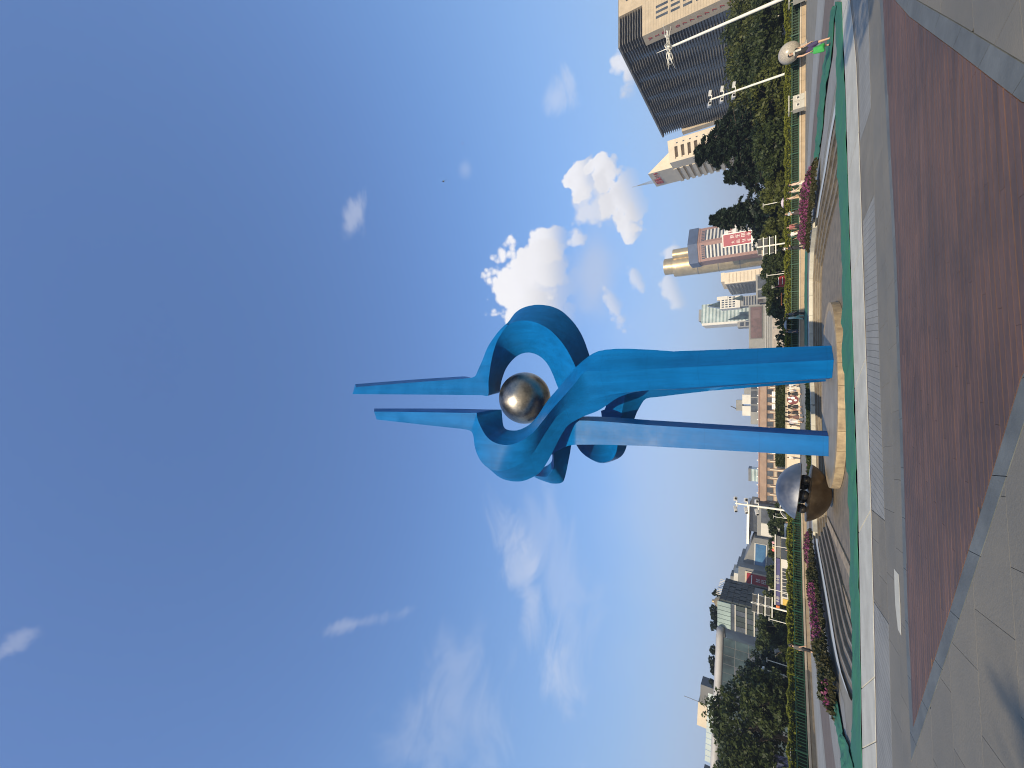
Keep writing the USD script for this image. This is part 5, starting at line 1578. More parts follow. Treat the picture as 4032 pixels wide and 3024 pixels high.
panel_mast("white mast carrying six dark panels in three rows left of the metal shell", -23.2, 50.5, 0.3, 4.5, 0.86, 0.62, 0.5)
panel_mast("white mast carrying six dark panels in three rows beside the striped tower", 16.4, 57.5, 0.3, 4.3, 0.92, 0.62, -0.2)

# slim T-headed lamp posts
spots = [(2987, 95, 62, "T-headed lamp post under the trees just left of the ringed mast's foot"), (3005, 808, 62, "slim T-headed lamp post above the white and pink umbrella"), (3020, 1085, 72, "taller of the pair of T-headed posts right of the beige tower"), (3029, 1075, 76, "shorter of the pair of T-headed posts right of the beige tower"),
         (3040, 1131, 74, "T-headed lamp post left of the red lattice sign"), (3044, 1168, 82, "slim pale post in front of the portal building"), (3046, 1178, 84, "second slim pale post before the portal building"),
         (3040, 1249, 86, "slim pale post on the terrace above the woman in pale teal"), (3046, 1290, 88, "slim pale post on the terrace above the couple"), (3048, 1330, 88, "slim pale post beside the right blue leg"),
         (3046, 2034, 78, "slim post right of the white van"), (3042, 2148, 66, "T-headed lamp post behind the hedge by the blue-signed kiosk"), (3028, 2318, 60, "T-headed lamp post at the kiosk's left end"),
         (3028, 2437, 58, "T-headed lamp post left of the panel mast"), (3020, 2598, 52, "T-headed lamp post right of the camera pole"), (2997, 2632, 51, "white pole with cameras before the dark left trees")]
proto = None
for X, Y, d, lab in spots:
    p = at(X, Y, d)
    hgt = p[2]
    if "cameras" in lab:
        t = thing("camera_pole", lab, "camera pole", (p[0], d, 0))
        obj("pole", MB().tube([(0, 0, 0), (0, 0, hgt)], 0.06, 8), M_POLE, t, smooth=40)
        obj("dome_camera", MB().tm(trimesh.creation.icosphere(2, 0.16).apply_translation((0.2, -0.1, hgt - 0.25))), M_POLE, t, smooth=True)
        obj("camera", MB().cbox((0.3, -0.1, hgt - 1.1), (0.35, 0.14, 0.14), rz=0.3), M_POLE, t)
        obj("control_box", MB().cbox((0, -0.1, hgt - 1.9), (0.3, 0.2, 0.4), bevel=0.02), M_BOX, t)
        continue
    if proto is None:
        proto = thing("lamp_post", lab, "lamp post", (p[0], d, 0), 0, None, hgt / 4.0)
        obj("pole", MB().tube([(0, 0, 0), (0, 0, 4.0)], [0.06, 0.045], 8), M_POLE, proto, smooth=40)
        obj("head", MB().cbox((0, 0, 4.0), (0.62, 0.16, 0.06), bevel=0.015), M_POLE, proto)
        obj("collar", MB().lathe([(0.1, 0), (0.1, 0.3), (0.06, 0.4)], 8), M_POLE, proto)
    else:
        dup(proto, lab, (p[0], d, 0), RNG.uniform(-0.6, 0.6), None, hgt / 4.0)


def cabinet(label, x, y, z, rot, w=1.55, h=0.98):
    t = thing("utility_cabinet", label, "utility cabinet", (x, y, z), rot)
    obj("plinth", MB().cbox((0, 0, 0.06), (w + 0.1, 0.7, 0.12)), M_COPE, t)
    for s_, ww in ((-0.22, 0.56), (0.28, 0.44)):
        dr = obj("door", MB().cbox((s_ * w, -0.01, 0.12 + h / 2), (ww * w - 0.02, 0.6, h), bevel=0.012), M_BOX, t)
        obj("vent", MB().cbox((s_ * w, -0.32, 0.12 + h * 0.55), (0.24, 0.03, 0.2)), M_PANEL, dr)
        obj("vent_rim", MB().cbox((s_ * w, -0.315, 0.12 + h * 0.55), (0.3, 0.022, 0.26)), M_WHITE, dr)
    for s_ in (-1, 1):
        obj("roof_post", MB().cbox((s_ * w * 0.42, 0, 0.12 + h + 0.16), (0.05, 0.05, 0.32)), M_BOX, t)
    obj("roof", MB().cbox((0, 0, 0.12 + h + 0.34), (w + 0.2, 0.85, 0.06), bevel=0.01), M_POLE, t)


cabinet("grey double utility cabinet left of the stone ball", 28.9, 51.6, 0.0, 0.1)
cabinet("grey double utility cabinet at the picture's right edge behind the ringed mast", 38.9, 50.0, 0.0, 0.15)
cabinet("grey double utility cabinet at the far left edge below the big tree", -27.0, 35.0, 0.0, -0.9)
t = thing("notice_board", "small white slanted notice board on the planter wall right of the stone ball", "sign", (38.0, 53.2, 0.45))
obj("board", MB().cbox((0, 0, 0.5), (0.3, 0.05, 0.8), rx=-0.2), M_WHITE, t)
obj("foot", MB().cbox((0, 0.05, 0.05), (0.1, 0.1, 0.2)), M_POLE, t)

# blue-signed kiosk
t = thing("kiosk", "white kiosk with a long violet sign band and dark windows", "kiosk", (-26.5, 70.0, 0), math.radians(16))
obj("body", MB().cbox((0, 1.5, 1.15), (9.0, 3.0, 2.3)), M_WHITEW, t)
obj("roof", MB().cbox((0, 1.4, 2.95), (9.4, 3.6, 0.12)), M_POLE, t)
obj("sign_band", MB().cbox((-1.6, -0.12, 2.62), (6.2, 0.16, 0.5)), M_PURPLE, t)
obj("dark_band", MB().cbox((3.1, -0.11, 2.62), (3.0, 0.16, 0.5)), M_DGREYW, t)
k0, k1 = np.array((-5.0, -0.2)), np.array((4.5, -0.2))
glyphs(t, k0, k1, 0.7, 2.45, 0.34, [G_A, G_B], M_WHITE, name="white_character", out=0.03)
glyphs(t, k0, k1, 3.1, 2.45, 0.34, [G_D, G_C, G_B], M_WHITE, name="white_character", out=0.03)
for i in range(4):
    w_ = obj("window", MB().cbox((-3.0 + i * 0.95, -0.04, 1.35), (0.85, 0.1, 1.5)), M_WIN, t)
    obj("glazing_bar", MB().cbox((-3.0 + i * 0.95, -0.1, 1.35), (0.06, 0.06, 1.5)), M_WHITE, w_)
    obj("glazing_bar", MB().cbox((-3.0 + i * 0.95, -0.105, 1.5), (0.85, 0.06, 0.06)), M_WHITE, w_)
obj("yellow_poster", MB().cbox((-4.1, -0.05, 1.3), (0.8, 0.08, 1.5)), mat("yellow_poster", (0.55, 0.38, 0.06), rough=0.5), t)
obj("shopfront", MB().cbox((2.9, -0.04, 1.3), (2.8, 0.1, 1.9)), M_DKGLASS, t)
obj("orange_lamp", MB().cbox((-4.9, -0.2, 2.6), (0.4, 0.3, 0.45), bevel=0.05), M_ORANGE, t)

t = thing("white_van", "small white van parked behind the left hedge", "van", (-22.6, 76.0, 0), math.radians(8))
obj("body", MB().mf(m3.Manifold.hull_points(np.array([(sx * a_, sy * b_, z_) for a_, b_, z_ in ((1.0, 0.86, 0.4), (1.05, 0.9, 1.0), (0.86, 0.78, 1.85)) for sx in (-1, 1) for sy in (-1.9, 1.9)]))), M_WHITE, t, smooth=30)
obj("windscreen", MB().cbox((0, -1.62, 1.38), (1.55, 0.12, 0.55), rx=-0.15), M_DKGLASS, t)
van = t
for sx in (-1, 1):
    obj("headlight", MB().cbox((sx * 0.7, -1.72, 0.8), (0.3, 0.08, 0.18)), M_PALEGLASS, t)
    for sy in (-1.15, 1.15):
        wh = MB().lathe([(0.01, -0.1), (0.32, -0.1), (0.32, 0.1), (0.01, 0.1)], 16)
        for i, v in enumerate(wh.v):
            wh.v[i] = np.c_[v[:, 2] + sx * 0.85, v[:, 0] + sy, v[:, 1] + 0.32]
        obj("wheel", wh, M_BLACK, t, smooth=40)

# parked car, tarpaulin and shelter glimpsed under the trees, far stall
dup(van, "white car parked under the trees behind the ringed lamp mast", (53.0, 66.5, 0), 0.5)
t = thing("tarpaulin", "dark blue tarpaulin hung under the big left trees", "tarpaulin", (-37.6, 47.0, 0), 0.5)
gx = np.linspace(-1.6, 1.6, 9)
top = np.c_[gx, 0.1 * np.sin(gx * 3), 2.5 - 0.1 * np.cos(gx * 2)]; low = np.c_[gx * 1.05, 0.25 + 0.12 * np.cos(gx * 4), np.full(9, 1.25)]
obj("sheet", MB().rails([top, low, low + (0, 0.03, 0), top + (0, 0.03, 0)]), mat("blue_tarp", (0.012, 0.02, 0.075), rough=0.5), t, fix=True)
obj("rope", MB().bar((-2.2, 0, 2.7), (2.2, 0, 2.7), 0.02), M_POLE, t)
t = thing("shelter", "small grey flat-roofed shelter at the far left edge beneath the trees", "shelter", (-33.8, 38.0, 0), -0.5)
obj("roof", MB().cbox((0, 0, 4.3), (2.6, 2.0, 0.5), bevel=0.05), M_CONC, t)
for sx in (-1, 1):
    for sy in (-1, 1):
        obj("post", MB().cbox((sx * 1.05, sy * 0.75, 2.05), (0.16, 0.16, 4.1)), M_CONC, t)
obj("bench", MB().cbox((0, 0.3, 0.45), (1.6, 0.4, 0.08)), M_CONC, t)
t = thing("stall", "little blue stall with an orange roof edge above the hedge near the portal building", "stall", tuple(at(3100, 1176, 73)[:2]) + (0,), -0.1)
obj("counter", MB().cbox((0, 0, 0.8), (1.5, 0.8, 1.6)), M_BLUESIGN, t)
obj("roof", MB().cbox((0, 0, 2.2), (1.8, 1.1, 0.14), bevel=0.03), M_ORANGE, t)
for sx in (-1, 1):
    obj("post", MB().cbox((sx * 0.72, -0.35, 1.9), (0.05, 0.05, 0.7)), M_POLE, t)

t = thing("awning", "white curved awning behind the hedge right of the floodlight mast", "awning", (-17.6, 70, 0))
cv = [(1.3 * math.cos(a), 1.3 + 1.1 * math.sin(a)) for a in np.linspace(0.1, math.pi - 0.1, 12)]
obj("canvas", MB().rails([[(x, -0.8, z) for x, z in cv], [(x, 0.8, z) for x, z in cv], [(x * 0.97, 0.8, z - 0.05) for x, z in cv], [(x * 0.97, -0.8, z - 0.05) for x, z in cv]]), M_WHITE, t, smooth=40, fix=True)
for sx in (-1, 1):
    for sy in (-0.75, 0.75):
        obj("leg", MB().bar((sx * 1.28, sy, 0), (sx * 1.28, sy, 1.5), 0.06), M_POLE, t)

# balloons, red lattice sign, round red board
t = thing("balloon_bunch", "bunch of coloured balloons held over the left hedge", "balloons", (-25.3, 74.5, 0))
BC = [(0.6, 0.1, 0.08), (0.65, 0.42, 0.12), (0.55, 0.3, 0.3), (0.6, 0.55, 0.4), (0.5, 0.16, 0.05), (0.45, 0.3, 0.1)]
for i in range(14):
    p = RNG.normal(size=3) * (0.42, 0.3, 0.38) + (0, 0, 2.75)
    bl = obj("balloon", trimesh.creation.icosphere(2, 0.22).apply_transform(np.diag([1, 1, 1.15, 1])).apply_translation(p), mat(f"balloon_paint_{'abcdef'[i % 6]}", BC[i % 6], rough=0.3), t, smooth=True)
    obj("string", MB().bar(p - (0, 0, 0.24), (0, 0, 1.0), 0.012), M_POLE, bl)
t = thing("lattice_sign", "red lattice sign with white bars standing in the far planting", "sign", (15.1, 72.0, 0), 0.2)
for z in (1.35, 1.85, 2.35):
    obj("red_board", MB().cbox((0, 0, z), (1.25, 0.12, 0.36)), M_RED, t)
    obj("white_bar", MB().cbox((0, -0.03, z + 0.24), (1.1, 0.1, 0.07)), M_WHITE, t)
obj("post", MB().cbox((-0.75, 0, 1.3), (0.1, 0.1, 2.6)), M_RED, t)
obj("post", MB().cbox((0.7, 0, 1.2), (0.08, 0.1, 2.4)), M_RED, t)
v = [(-1.15, -0.05, 0.6), (-0.82, -0.05, 0.6), (-0.82, -0.05, 3.1), (-1.15, 0.05, 0.6), (-0.82, 0.05, 0.6), (-0.82, 0.05, 3.1)]
obj("slanted_wing", MB().add(v, [(0, 1, 2), (3, 5, 4)]).add(v, [(0, 3, 4, 1), (1, 4, 5, 2), (2, 5, 3, 0)]), M_RED, t, fix=True)
t = thing("round_board", "round dark red board with pale shapes standing among the walkers between the legs", "sign", (-2.15, 67.5, 0))
ds = MB().lathe([(0.01, -0.05), (0.66, -0.05), (0.66, 0.05), (0.01, 0.05)], 32)
for i, v in enumerate(ds.v):
    ds.v[i] = np.c_[v[:, 0], v[:, 2], v[:, 1] + 0.9]
obj("disc", ds, mat("dark_red_board", (0.13, 0.014, 0.018), rough=0.5), t)
for (x, z, r_) in ((-0.2, 1.2, 0.2), (0.25, 0.9, 0.22), (-0.05, 0.6, 0.16), (0.3, 1.3, 0.13)):
    s_ = MB().lathe([(0.01, -0.01), (r_, -0.01), (r_, 0.01), (0.01, 0.01)], 14)
    for i, v in enumerate(s_.v):
        s_.v[i] = np.c_[v[:, 0] * 0.8 + x, v[:, 2] - 0.07, v[:, 1] * 1.15 + z]
    obj("pale_shape", s_, M_WHITE, t)
obj("foot", MB().cbox((0, 0.1, 0.1), (0.6, 0.3, 0.2)), M_DGREYW, t)
for i, (x, lab) in enumerate(((-1.9, "white lettered board over the hedge beside the right leg"), (-3.05, "white lettered board above the middle of the hedge"), (-4.3, "white lettered board above the hedge near the middle column"), (-11.0, "white lettered board right of the metal shell, over the hedge"), (-12.7, "white lettered board above the metal shell"))):
    t = thing("white_board", lab, "sign", (x, 92.0, 0))
    obj("board", MB().cbox((0, 0, 3.25), (0.95, 0.08, 1.15), bevel=0.02), M_WHITE, t)
    obj("post", MB().cbox((0, 0.1, 1.4), (0.1, 0.1, 2.8)), M_POLE, t)
    for r_ in range(3):
        obj("text_line", MB().cbox((0.0, -0.045, 2.95 + 0.3 * r_), (0.7, 0.02, 0.13)), M_LAMPGREY, t)

# kites
for (X, Y, d, s_, lab) in ((1748, 712, 120, 1.25, "dark kite with a pale panel high in the sky right of the prongs"), (1821, 563, 200, 0.8, "tiny reddish kite farther off in the sky")):
    p = at(X, Y, d)
    t = thing("kite", lab, "kite", p, 0.5)
    vv = np.array([(0, 0, 0.9), (-0.7, 0.1, -0.4), (0, -0.15, -0.2), (0.7, 0.1, -0.4)]) * s_
    v2 = vv + (0, 0.02, 0)
    obj("sail", MB().add(np.vstack([vv, v2]), [(0, 1, 2, 3), (4, 7, 6, 5), (0, 4, 5, 1), (1, 5, 6, 2), (2, 6, 7, 3), (3, 7, 4, 0)]), M_BLACK if "dark" in lab else M_RED, t, fix=True)
    obj("panel", MB().cbox((0.05 * s_, -0.1 * s_, 0.1 * s_), (0.3 * s_, 0.03, 0.35 * s_)), M_PALEGLASS if "dark" in lab else M_RED, t)
    obj("tail", MB().bar((0, 0, -0.2 * s_), (0.1, 0, -1.3 * s_), 0.04), M_BLACK, t)

# ---------------------------------------------------------------- people
M_SKIN = mat("skin", (0.50, 0.31, 0.21), rough=0.55, var=0.05)
M_HAIR = mat("black_hair", (0.018, 0.014, 0.012), rough=0.45, var=0.1)
M_EYE = mat("eye_dark", (0.02, 0.015, 0.012), rough=0.3)
M_LIP = mat("lip", (0.32, 0.12, 0.10), rough=0.5)
CL = {}


def cloth_m(c):
    k = "cloth_" + "".join("abcdefghij"[int(x * 9.99)] + "klmnopqrst"[int(x * 99.9) % 10] for x in c)
    return mat(k, c, rough=0.8, var=0.08, scale=6)


def ball(p, r, n=10):
    return m3.Manifold.sphere(r, n).translate(tuple(map(float, p)))


def bone(p, q, r0, r1, n=10):
    return m3.Manifold.batch_hull([ball(p, r0, n), ball(q, r1, n)])


def person(label, X, Y, headX, top, bottom, legs="trousers", sleeve=0.5, walk=0.0, face=0.0, arms=(0, 0), hair="short", group=None, shoes=(0.05, 0.05, 0.05), hmin=1.5, hmax=1.82, d=None, hat=None, long_hair=False):
    """stands with the feet at photo point (X, Y); faces the camera at face = 0"""
    base = onz(X, Y, 0.0) if d is None else np.array([ray(X, Y)[0] * d, d, 0.0])
    H = float(np.clip(EYE + ray(headX, Y)[2] * base[1], hmin, hmax))
    k = H / 1.72
    t = thing("person", label, "person", (base[0], base[1], 0.008), face - math.atan2(base[0], base[1]) * 0.6, group, k)
    sw = walk
    Jh = {-1: (-0.085, 0, 0.90), 1: (0.085, 0, 0.90)}
    Jk = {s: (0.1 * s, -0.04 - 0.16 * sw * s, 0.49) for s in (-1, 1)}
    Ja = {s: (0.1 * s, 0.03 - 0.30 * sw * s, 0.085 + 0.05 * max(0, sw * -s) * 2) for s in (-1, 1)}
    Jt = {s: (0.115 * s, Ja[s][1] - 0.15, 0.03 + max(0, Ja[s][2] - 0.085) * 0.5) for s in (-1, 1)}
    Sh = {s: (0.172 * s, 0, 1.395) for s in (-1, 1)}
    El, Wr = {}, {}
    for s, bend in zip((-1, 1), arms):
        if bend == 0:
            El[s] = (0.225 * s, 0.03 + 0.10 * sw * s, 1.12); Wr[s] = (0.245 * s, -0.05 + 0.2 * sw * s, 0.875)
        elif bend == 1:                                       # forearm raised in front, as with a phone
            El[s] = (0.22 * s, -0.04, 1.13); Wr[s] = (0.10 * s, -0.25, 1.26)
        else:                                                 # hand up by the head, holding a handle
            El[s] = (0.24 * s, -0.12, 1.18); Wr[s] = (0.18 * s, -0.2, 1.42)
    parts = [bone((0, 0, 0.93), (0, 0.0, 1.15), 0.125, 0.115), bone((0, 0, 1.15), (0, 0.0, 1.33), 0.115, 0.125), bone((0, 0, 1.38), (0, -0.015, 1.50), 0.062, 0.054),
             m3.Manifold.batch_hull([ball(Sh[-1], 0.05), ball(Sh[1], 0.05), ball((0, 0, 1.25), 0.11)])]
    skull = m3.Manifold.sphere(1.0, 18).scale((0.073, 0.092, 0.112)).translate((0, -0.012, 1.605))
    jaw = m3.Manifold.sphere(1.0, 12).scale((0.055, 0.06, 0.06)).translate((0, -0.045, 1.545))
    nose = m3.Manifold.batch_hull([ball((0, -0.098, 1.615), 0.008, 6), ball((0, -0.116, 1.588), 0.012, 6), ball((0, -0.095, 1.58), 0.014, 6)])
    parts += [skull, jaw, nose] + [m3.Manifold.sphere(1.0, 8).scale((0.012, 0.022, 0.032)).translate((s * 0.075, 0.0, 1.60)) for s in (-1, 1)]
    for s in (-1, 1):
        parts += [bone(Jh[s], Jk[s], 0.085, 0.056), bone(Jk[s], Ja[s], 0.056, 0.036), m3.Manifold.batch_hull([ball((Ja[s][0], Ja[s][1] + 0.03, Ja[s][2] - 0.04), 0.036), ball(Jt[s], 0.03), ball(Ja[s], 0.036)]),
                  bone(Sh[s], El[s], 0.05, 0.038), bone(El[s], Wr[s], 0.038, 0.026)]
        w, e = np.array(Wr[s]), np.array(El[s]); dv = (w - e) / np.linalg.norm(w - e)
        sd = np.cross(dv, (1, 0, 0)); sd /= np.linalg.norm(sd)
        pc = w + dv * 0.09
        parts.append(m3.Manifold.batch_hull([ball(w, 0.024, 8), ball(pc + sd * 0.028, 0.014, 8), ball(pc - sd * 0.028, 0.014, 8)]))
        curl = np.array((-s * 0.35, 0, 0))
        for f_, ln in zip((-0.03, -0.01, 0.01, 0.03), (0.058, 0.072, 0.076, 0.062)):
            r0 = pc + sd * f_; r1 = r0 + dv * ln * 0.55; r2 = r1 + (dv * 0.8 + curl) * ln * 0.5
            parts += [bone(r0, r1, 0.0095, 0.0085, 6), bone(r1, r2, 0.0085, 0.007, 6)]
        th0 = w + dv * 0.03 + sd * -0.024; parts.append(bone(th0, th0 - sd * 0.03 + dv * 0.05, 0.011, 0.009, 6))
    body = m3.Manifold.batch_boolean(parts, m3.OpType.Add)
    obj("body", MB().mf(body), M_SKIN, t, smooth=45)
    # clothes
    mt = cloth_m(top)
    inf = 0.016
    sh = [bone((0, 0, 0.95), (0, 0, 1.15), 0.135, 0.128), bone((0, 0, 1.15), (0, 0, 1.32), 0.128, 0.136)]
    if legs == "dress":
        sh = sh[1:]
    sh.append(m3.Manifold.batch_hull([ball(Sh[-1], 0.062), ball(Sh[1], 0.062), ball((0, 0, 1.25), 0.122)]))
    if sleeve > 0:
        for s in (-1, 1):
            a, b_ = np.array(Sh[s]), np.array(El[s])
            f_ = min(sleeve, 1.0)
            sh.append(bone(a, a + (b_ - a) * f_, 0.066, 0.056))
            if sleeve > 1:
                sh.append(bone(b_, b_ + (np.array(Wr[s]) - b_) * 0.92, 0.052, 0.036))
    obj("shirt" if legs != "dress" else "dress_top", MB().mf(m3.Manifold.batch_boolean(sh, m3.OpType.Add)), mt, t, smooth=50)
    if legs in ("trousers", "shorts"):
        mb_ = cloth_m(bottom)
        pl_ = [m3.Manifold.batch_hull([ball((-0.06, 0, 0.93), 0.115), ball((0.06, 0, 0.93), 0.115), ball((0, 0, 0.86), 0.12)])]
        for s in (-1, 1):
            h_, k_, a_ = map(np.array, (Jh[s], Jk[s], Ja[s]))
            if legs == "trousers":
                pl_ += [bone(h_, k_, 0.1, 0.076), bone(k_, a_, 0.076, 0.064)]
            else:
                pl_ += [bone(h_, h_ + (k_ - h_) * 0.78, 0.105, 0.094)]
        obj("trousers" if legs == "trousers" else "shorts", MB().mf(m3.Manifold.batch_boolean(pl_, m3.OpType.Add)), mb_, t, smooth=50)
    else:
        hem = 0.42 if legs == "dress" else 0.55
        n_ = 24
        prof = [(0.15, 1.12), (0.145, 1.04), (0.19, 0.88), (0.23, 0.7), (0.26, hem)]
        V = [(r_ * math.cos(a) * (1 + 0.05 * math.sin(5 * a) * (i / 4)), r_ * 0.78 * math.sin(a) * (1 + 0.05 * math.sin(4 * a) * (i / 4)), z) for i, (r_, z) in enumerate(prof) for a in np.linspace(0, 2 * math.pi, n_, endpoint=False)]
        F = [(i * n_ + q, (i + 1) * n_ + q, (i + 1) * n_ + (q + 1) % n_, i * n_ + (q + 1) % n_) for i in range(len(prof) - 1) for q in range(n_)]
        V2 = [(x * 0.96, y * 0.96, z) for x, y, z in V]; o = len(V)
        F += [tuple(o + q for q in f[::-1]) for f in F]
        last = (len(prof) - 1) * n_
        F += [(last + q, o + last + q, o + last + (q + 1) % n_, last + (q + 1) % n_) for q in range(n_)]
        obj("skirt", MB().add(V + V2, F), cloth_m(bottom), t, smooth=50)
    msh = cloth_m(shoes)
    for s in (-1, 1):
        a_ = np.array(Ja[s])
        obj("shoe", MB().mf(m3.Manifold.batch_hull([ball((a_[0], a_[1] + 0.045, a_[2] - 0.045), 0.04), ball((Jt[s][0], Jt[s][1] - 0.01, Jt[s][2]), 0.036), ball((a_[0], a_[1] - 0.02, a_[2] - 0.02), 0.042)])), msh, t, smooth=50)
    cap_ = m3.Manifold.sphere(1.0, 16).scale((0.084, 0.104, 0.122)).translate((0, 0.004, 1.615))
    cut = m3.Manifold.cube((0.4, 0.2, 0.3), True).translate((0, -0.165, 1.53))
    hr = [cap_ - cut]
    if hair == "long" or long_hair:
        hr.append(m3.Manifold.batch_hull([ball((-0.055, 0.055, 1.6), 0.05), ball((0.055, 0.055, 1.6), 0.05), ball((-0.06, 0.1, 1.32), 0.035), ball((0.06, 0.1, 1.32), 0.035)]))
    elif hair == "tail":
        hr.append(bone((0, 0.1, 1.65), (0, 0.16, 1.42), 0.045, 0.02))
    obj("hair", MB().mf(m3.Manifold.batch_boolean(hr, m3.OpType.Add)), M_HAIR, t, smooth=50)
    for s in (-1, 1):
        obj("eye", trimesh.creation.icosphere(1, 0.011).apply_translation((s * 0.03, -0.094, 1.612)), M_EYE, t, smooth=True)
    obj("mouth", trimesh.creation.icosphere(1, 1.0).apply_transform(np.diag([0.022, 0.008, 0.007, 1])).apply_translation((0, -0.102, 1.553)), M_LIP, t, smooth=True)
    if hat is not None:
        obj("hat", MB().lathe([(0.19, 1.655), (0.19, 1.665), (0.1, 1.69), (0.095, 1.75), (0.06, 1.775), (0.01, 1.78)], 18), cloth_m(hat), t, smooth=40)
    return t, base, k


def umbrella(label, p, z, r, c, tilt_=0.0):
    t = thing("umbrella", label, "umbrella", (p[0], p[1], z))
    n = 8
    V, F = [(0, 0, 0.16)], []
    for ring, (f, zz) in enumerate(((0.5, 0.11), (1.0, -0.08))):
        for q in range(2 * n):
            a = math.pi * q / n
            rr = r * f * (1.0 if q % 2 == 0 else 0.93)
            V.append((rr * math.cos(a), rr * math.sin(a), zz - (0 if q % 2 == 0 else -0.012)))
    m_ = 2 * n
    F3 = [(0, 1 + q, 1 + (q + 1) % m_) for q in range(m_)]
    for q in range(m_):
        a, b_ = 1 + q, 1 + (q + 1) % m_
        F3 += [(a, a + m_, b_ + m_), (a, b_ + m_, b_)]
    V = np.array(V); o = len(V)
    allv = np.vstack([V, V - (0, 0, 0.01)])
    obj("canopy", MB().add(allv, np.array(F3 + [tuple(o + i for i in f[::-1]) for f in F3])), cloth_m(c), t, smooth=20)
    obj("shaft", MB().tube([(0, 0, -0.75), (0, 0, 0.2)], 0.012, 6), M_POLE, t)
    obj("rib", MB().bar((0, 0, 0.0), (r * 0.5, 0, 0.09), 0.01), M_POLE, t)


WH, BK = (0.62, 0.60, 0.56), (0.02, 0.02, 0.022)
# woman at the right
t, p, k = person("woman in a black top and dark violet shorts with a pale scarf, by the netting", 3276, 158, 3104, BK, (0.045, 0.035, 0.10), "shorts", 0.0, 0.25, 0.25, (0, 0), "short", hmin=1.62, hmax=1.66)
obj("scarf", MB().tube([(0.09 * math.cos(a), 0.085 * math.sin(a) - 0.01, 1.445 - 0.03 * math.sin(a)) for a in np.linspace(0, 2 * math.pi, 16)], 0.035, 8), cloth_m((0.5, 0.5, 0.46)), t, smooth=50)
obj("scarf_end", MB().cbox((0.03, -0.14, 1.31), (0.1, 0.03, 0.24), bevel=0.01), cloth_m((0.5, 0.5, 0.46)), t)
fr_ = MB()
for s in (-1, 1):
    fr_.tube([(s * 0.032 + 0.022 * math.cos(a), -0.109, 1.612 + 0.018 * math.sin(a)) for a in np.linspace(0, 2 * math.pi, 12)], 0.003, 5)
fr_.bar((-0.012, -0.112, 1.615), (0.012, -0.112, 1.615), 0.005)
obj("glasses", fr_, M_BLACK, t)
bg = thing("shopping_bag", "bright green shopping bag hanging from the woman's hand at the right", "bag", (p[0] - 0.27, p[1] - 0.12, 0.28))
obj("bag_body", MB().mf(m3.Manifold.batch_hull([ball((-0.15, 0, 0.04), 0.05), ball((0.15, 0, 0.04), 0.05), ball((-0.13, 0, 0.4), 0.02), ball((0.13, 0, 0.4), 0.02), ball((0, -0.05, 0.12), 0.09)])), cloth_m((0.03, 0.28, 0.06)), bg, smooth=50)
obj("handle", MB().tube([(-0.08, 0, 0.4), (-0.03, 0, 0.52), (0.03, 0, 0.52), (0.08, 0, 0.4)], 0.012, 6), cloth_m((0.03, 0.28, 0.06)), bg)
# man at the left
person("man in a grey T-shirt and black shorts walking behind the left flower bed", 3231, 2576, 3109, (0.075, 0.075, 0.075), (0.012, 0.012, 0.014), "shorts", 0.75, 0.4, 2.0, (0, 0), hmin=1.6, hmax=1.7)
# walkers right of the sculpture
person("woman in a pale peach dress walking at the right end of the walkers", 3189, 712, 3104, (0.62, 0.47, 0.38), (0.66, 0.55, 0.47), "dress", 1.2, 0.3, 1.2, (0, 0), "tail")
person("walker in a cream shirt and cream trousers taking a long stride", 3180, 742, 3106, (0.62, 0.50, 0.40), (0.60, 0.52, 0.34), "trousers", 1.5, 0.95, 1.4, (0, 1))
person("walker in a beige shirt and tan trousers beside the umbrella", 3176, 768, 3095, (0.56, 0.43, 0.32), (0.50, 0.36, 0.22), "trousers", 0.8, 0.7, 1.3, (0, 0))
t, p, k = person("woman in black under the white and pink umbrella", 3164, 796, 3086, BK, BK, "dress", 0.8, 0.2, 1.0, (2, 0), "long")
umbrella("white umbrella with a pink rim held over the woman in black", p + np.array((0.35, -0.1, 0)), 2.02, 0.62, (0.58, 0.50, 0.55))
person("woman in a light grey top and dark skirt right of the child", 3175, 830, 3089, (0.33, 0.38, 0.42), (0.05, 0.035, 0.035), "skirt", 0.4, 0.3, 0.8, (1, 0), "long")
t, p, k = person("child in a white top and yellow shorts among the walkers", 3168, 853, 3104, (0.55, 0.62, 0.66), (0.5, 0.45, 0.08), "shorts", 0.6, 0.3, 0.5, (0, 0), hmin=1.2, hmax=1.4)
person("child in a pink dress with a pale hat", 3163, 874, 3104, (0.58, 0.30, 0.33), (0.60, 0.33, 0.36), "dress", 0.5, 0.2, 0.4, (0, 0), hmin=1.4, hmax=1.55, hat=(0.6, 0.56, 0.35))
person("man in a white T-shirt and cream trousers raising his hand", 3181, 912, 3102, (0.66, 0.65, 0.63), (0.60, 0.56, 0.44), "trousers", 0.7, 0.25, 2.4, (0, 1))
person("person dressed in black with a white sun hat looking at a phone", 3174, 968, 3082, BK, BK, "trousers", 1.2, 0.5, 0.9, (1, 1), hat=(0.62, 0.60, 0.58))
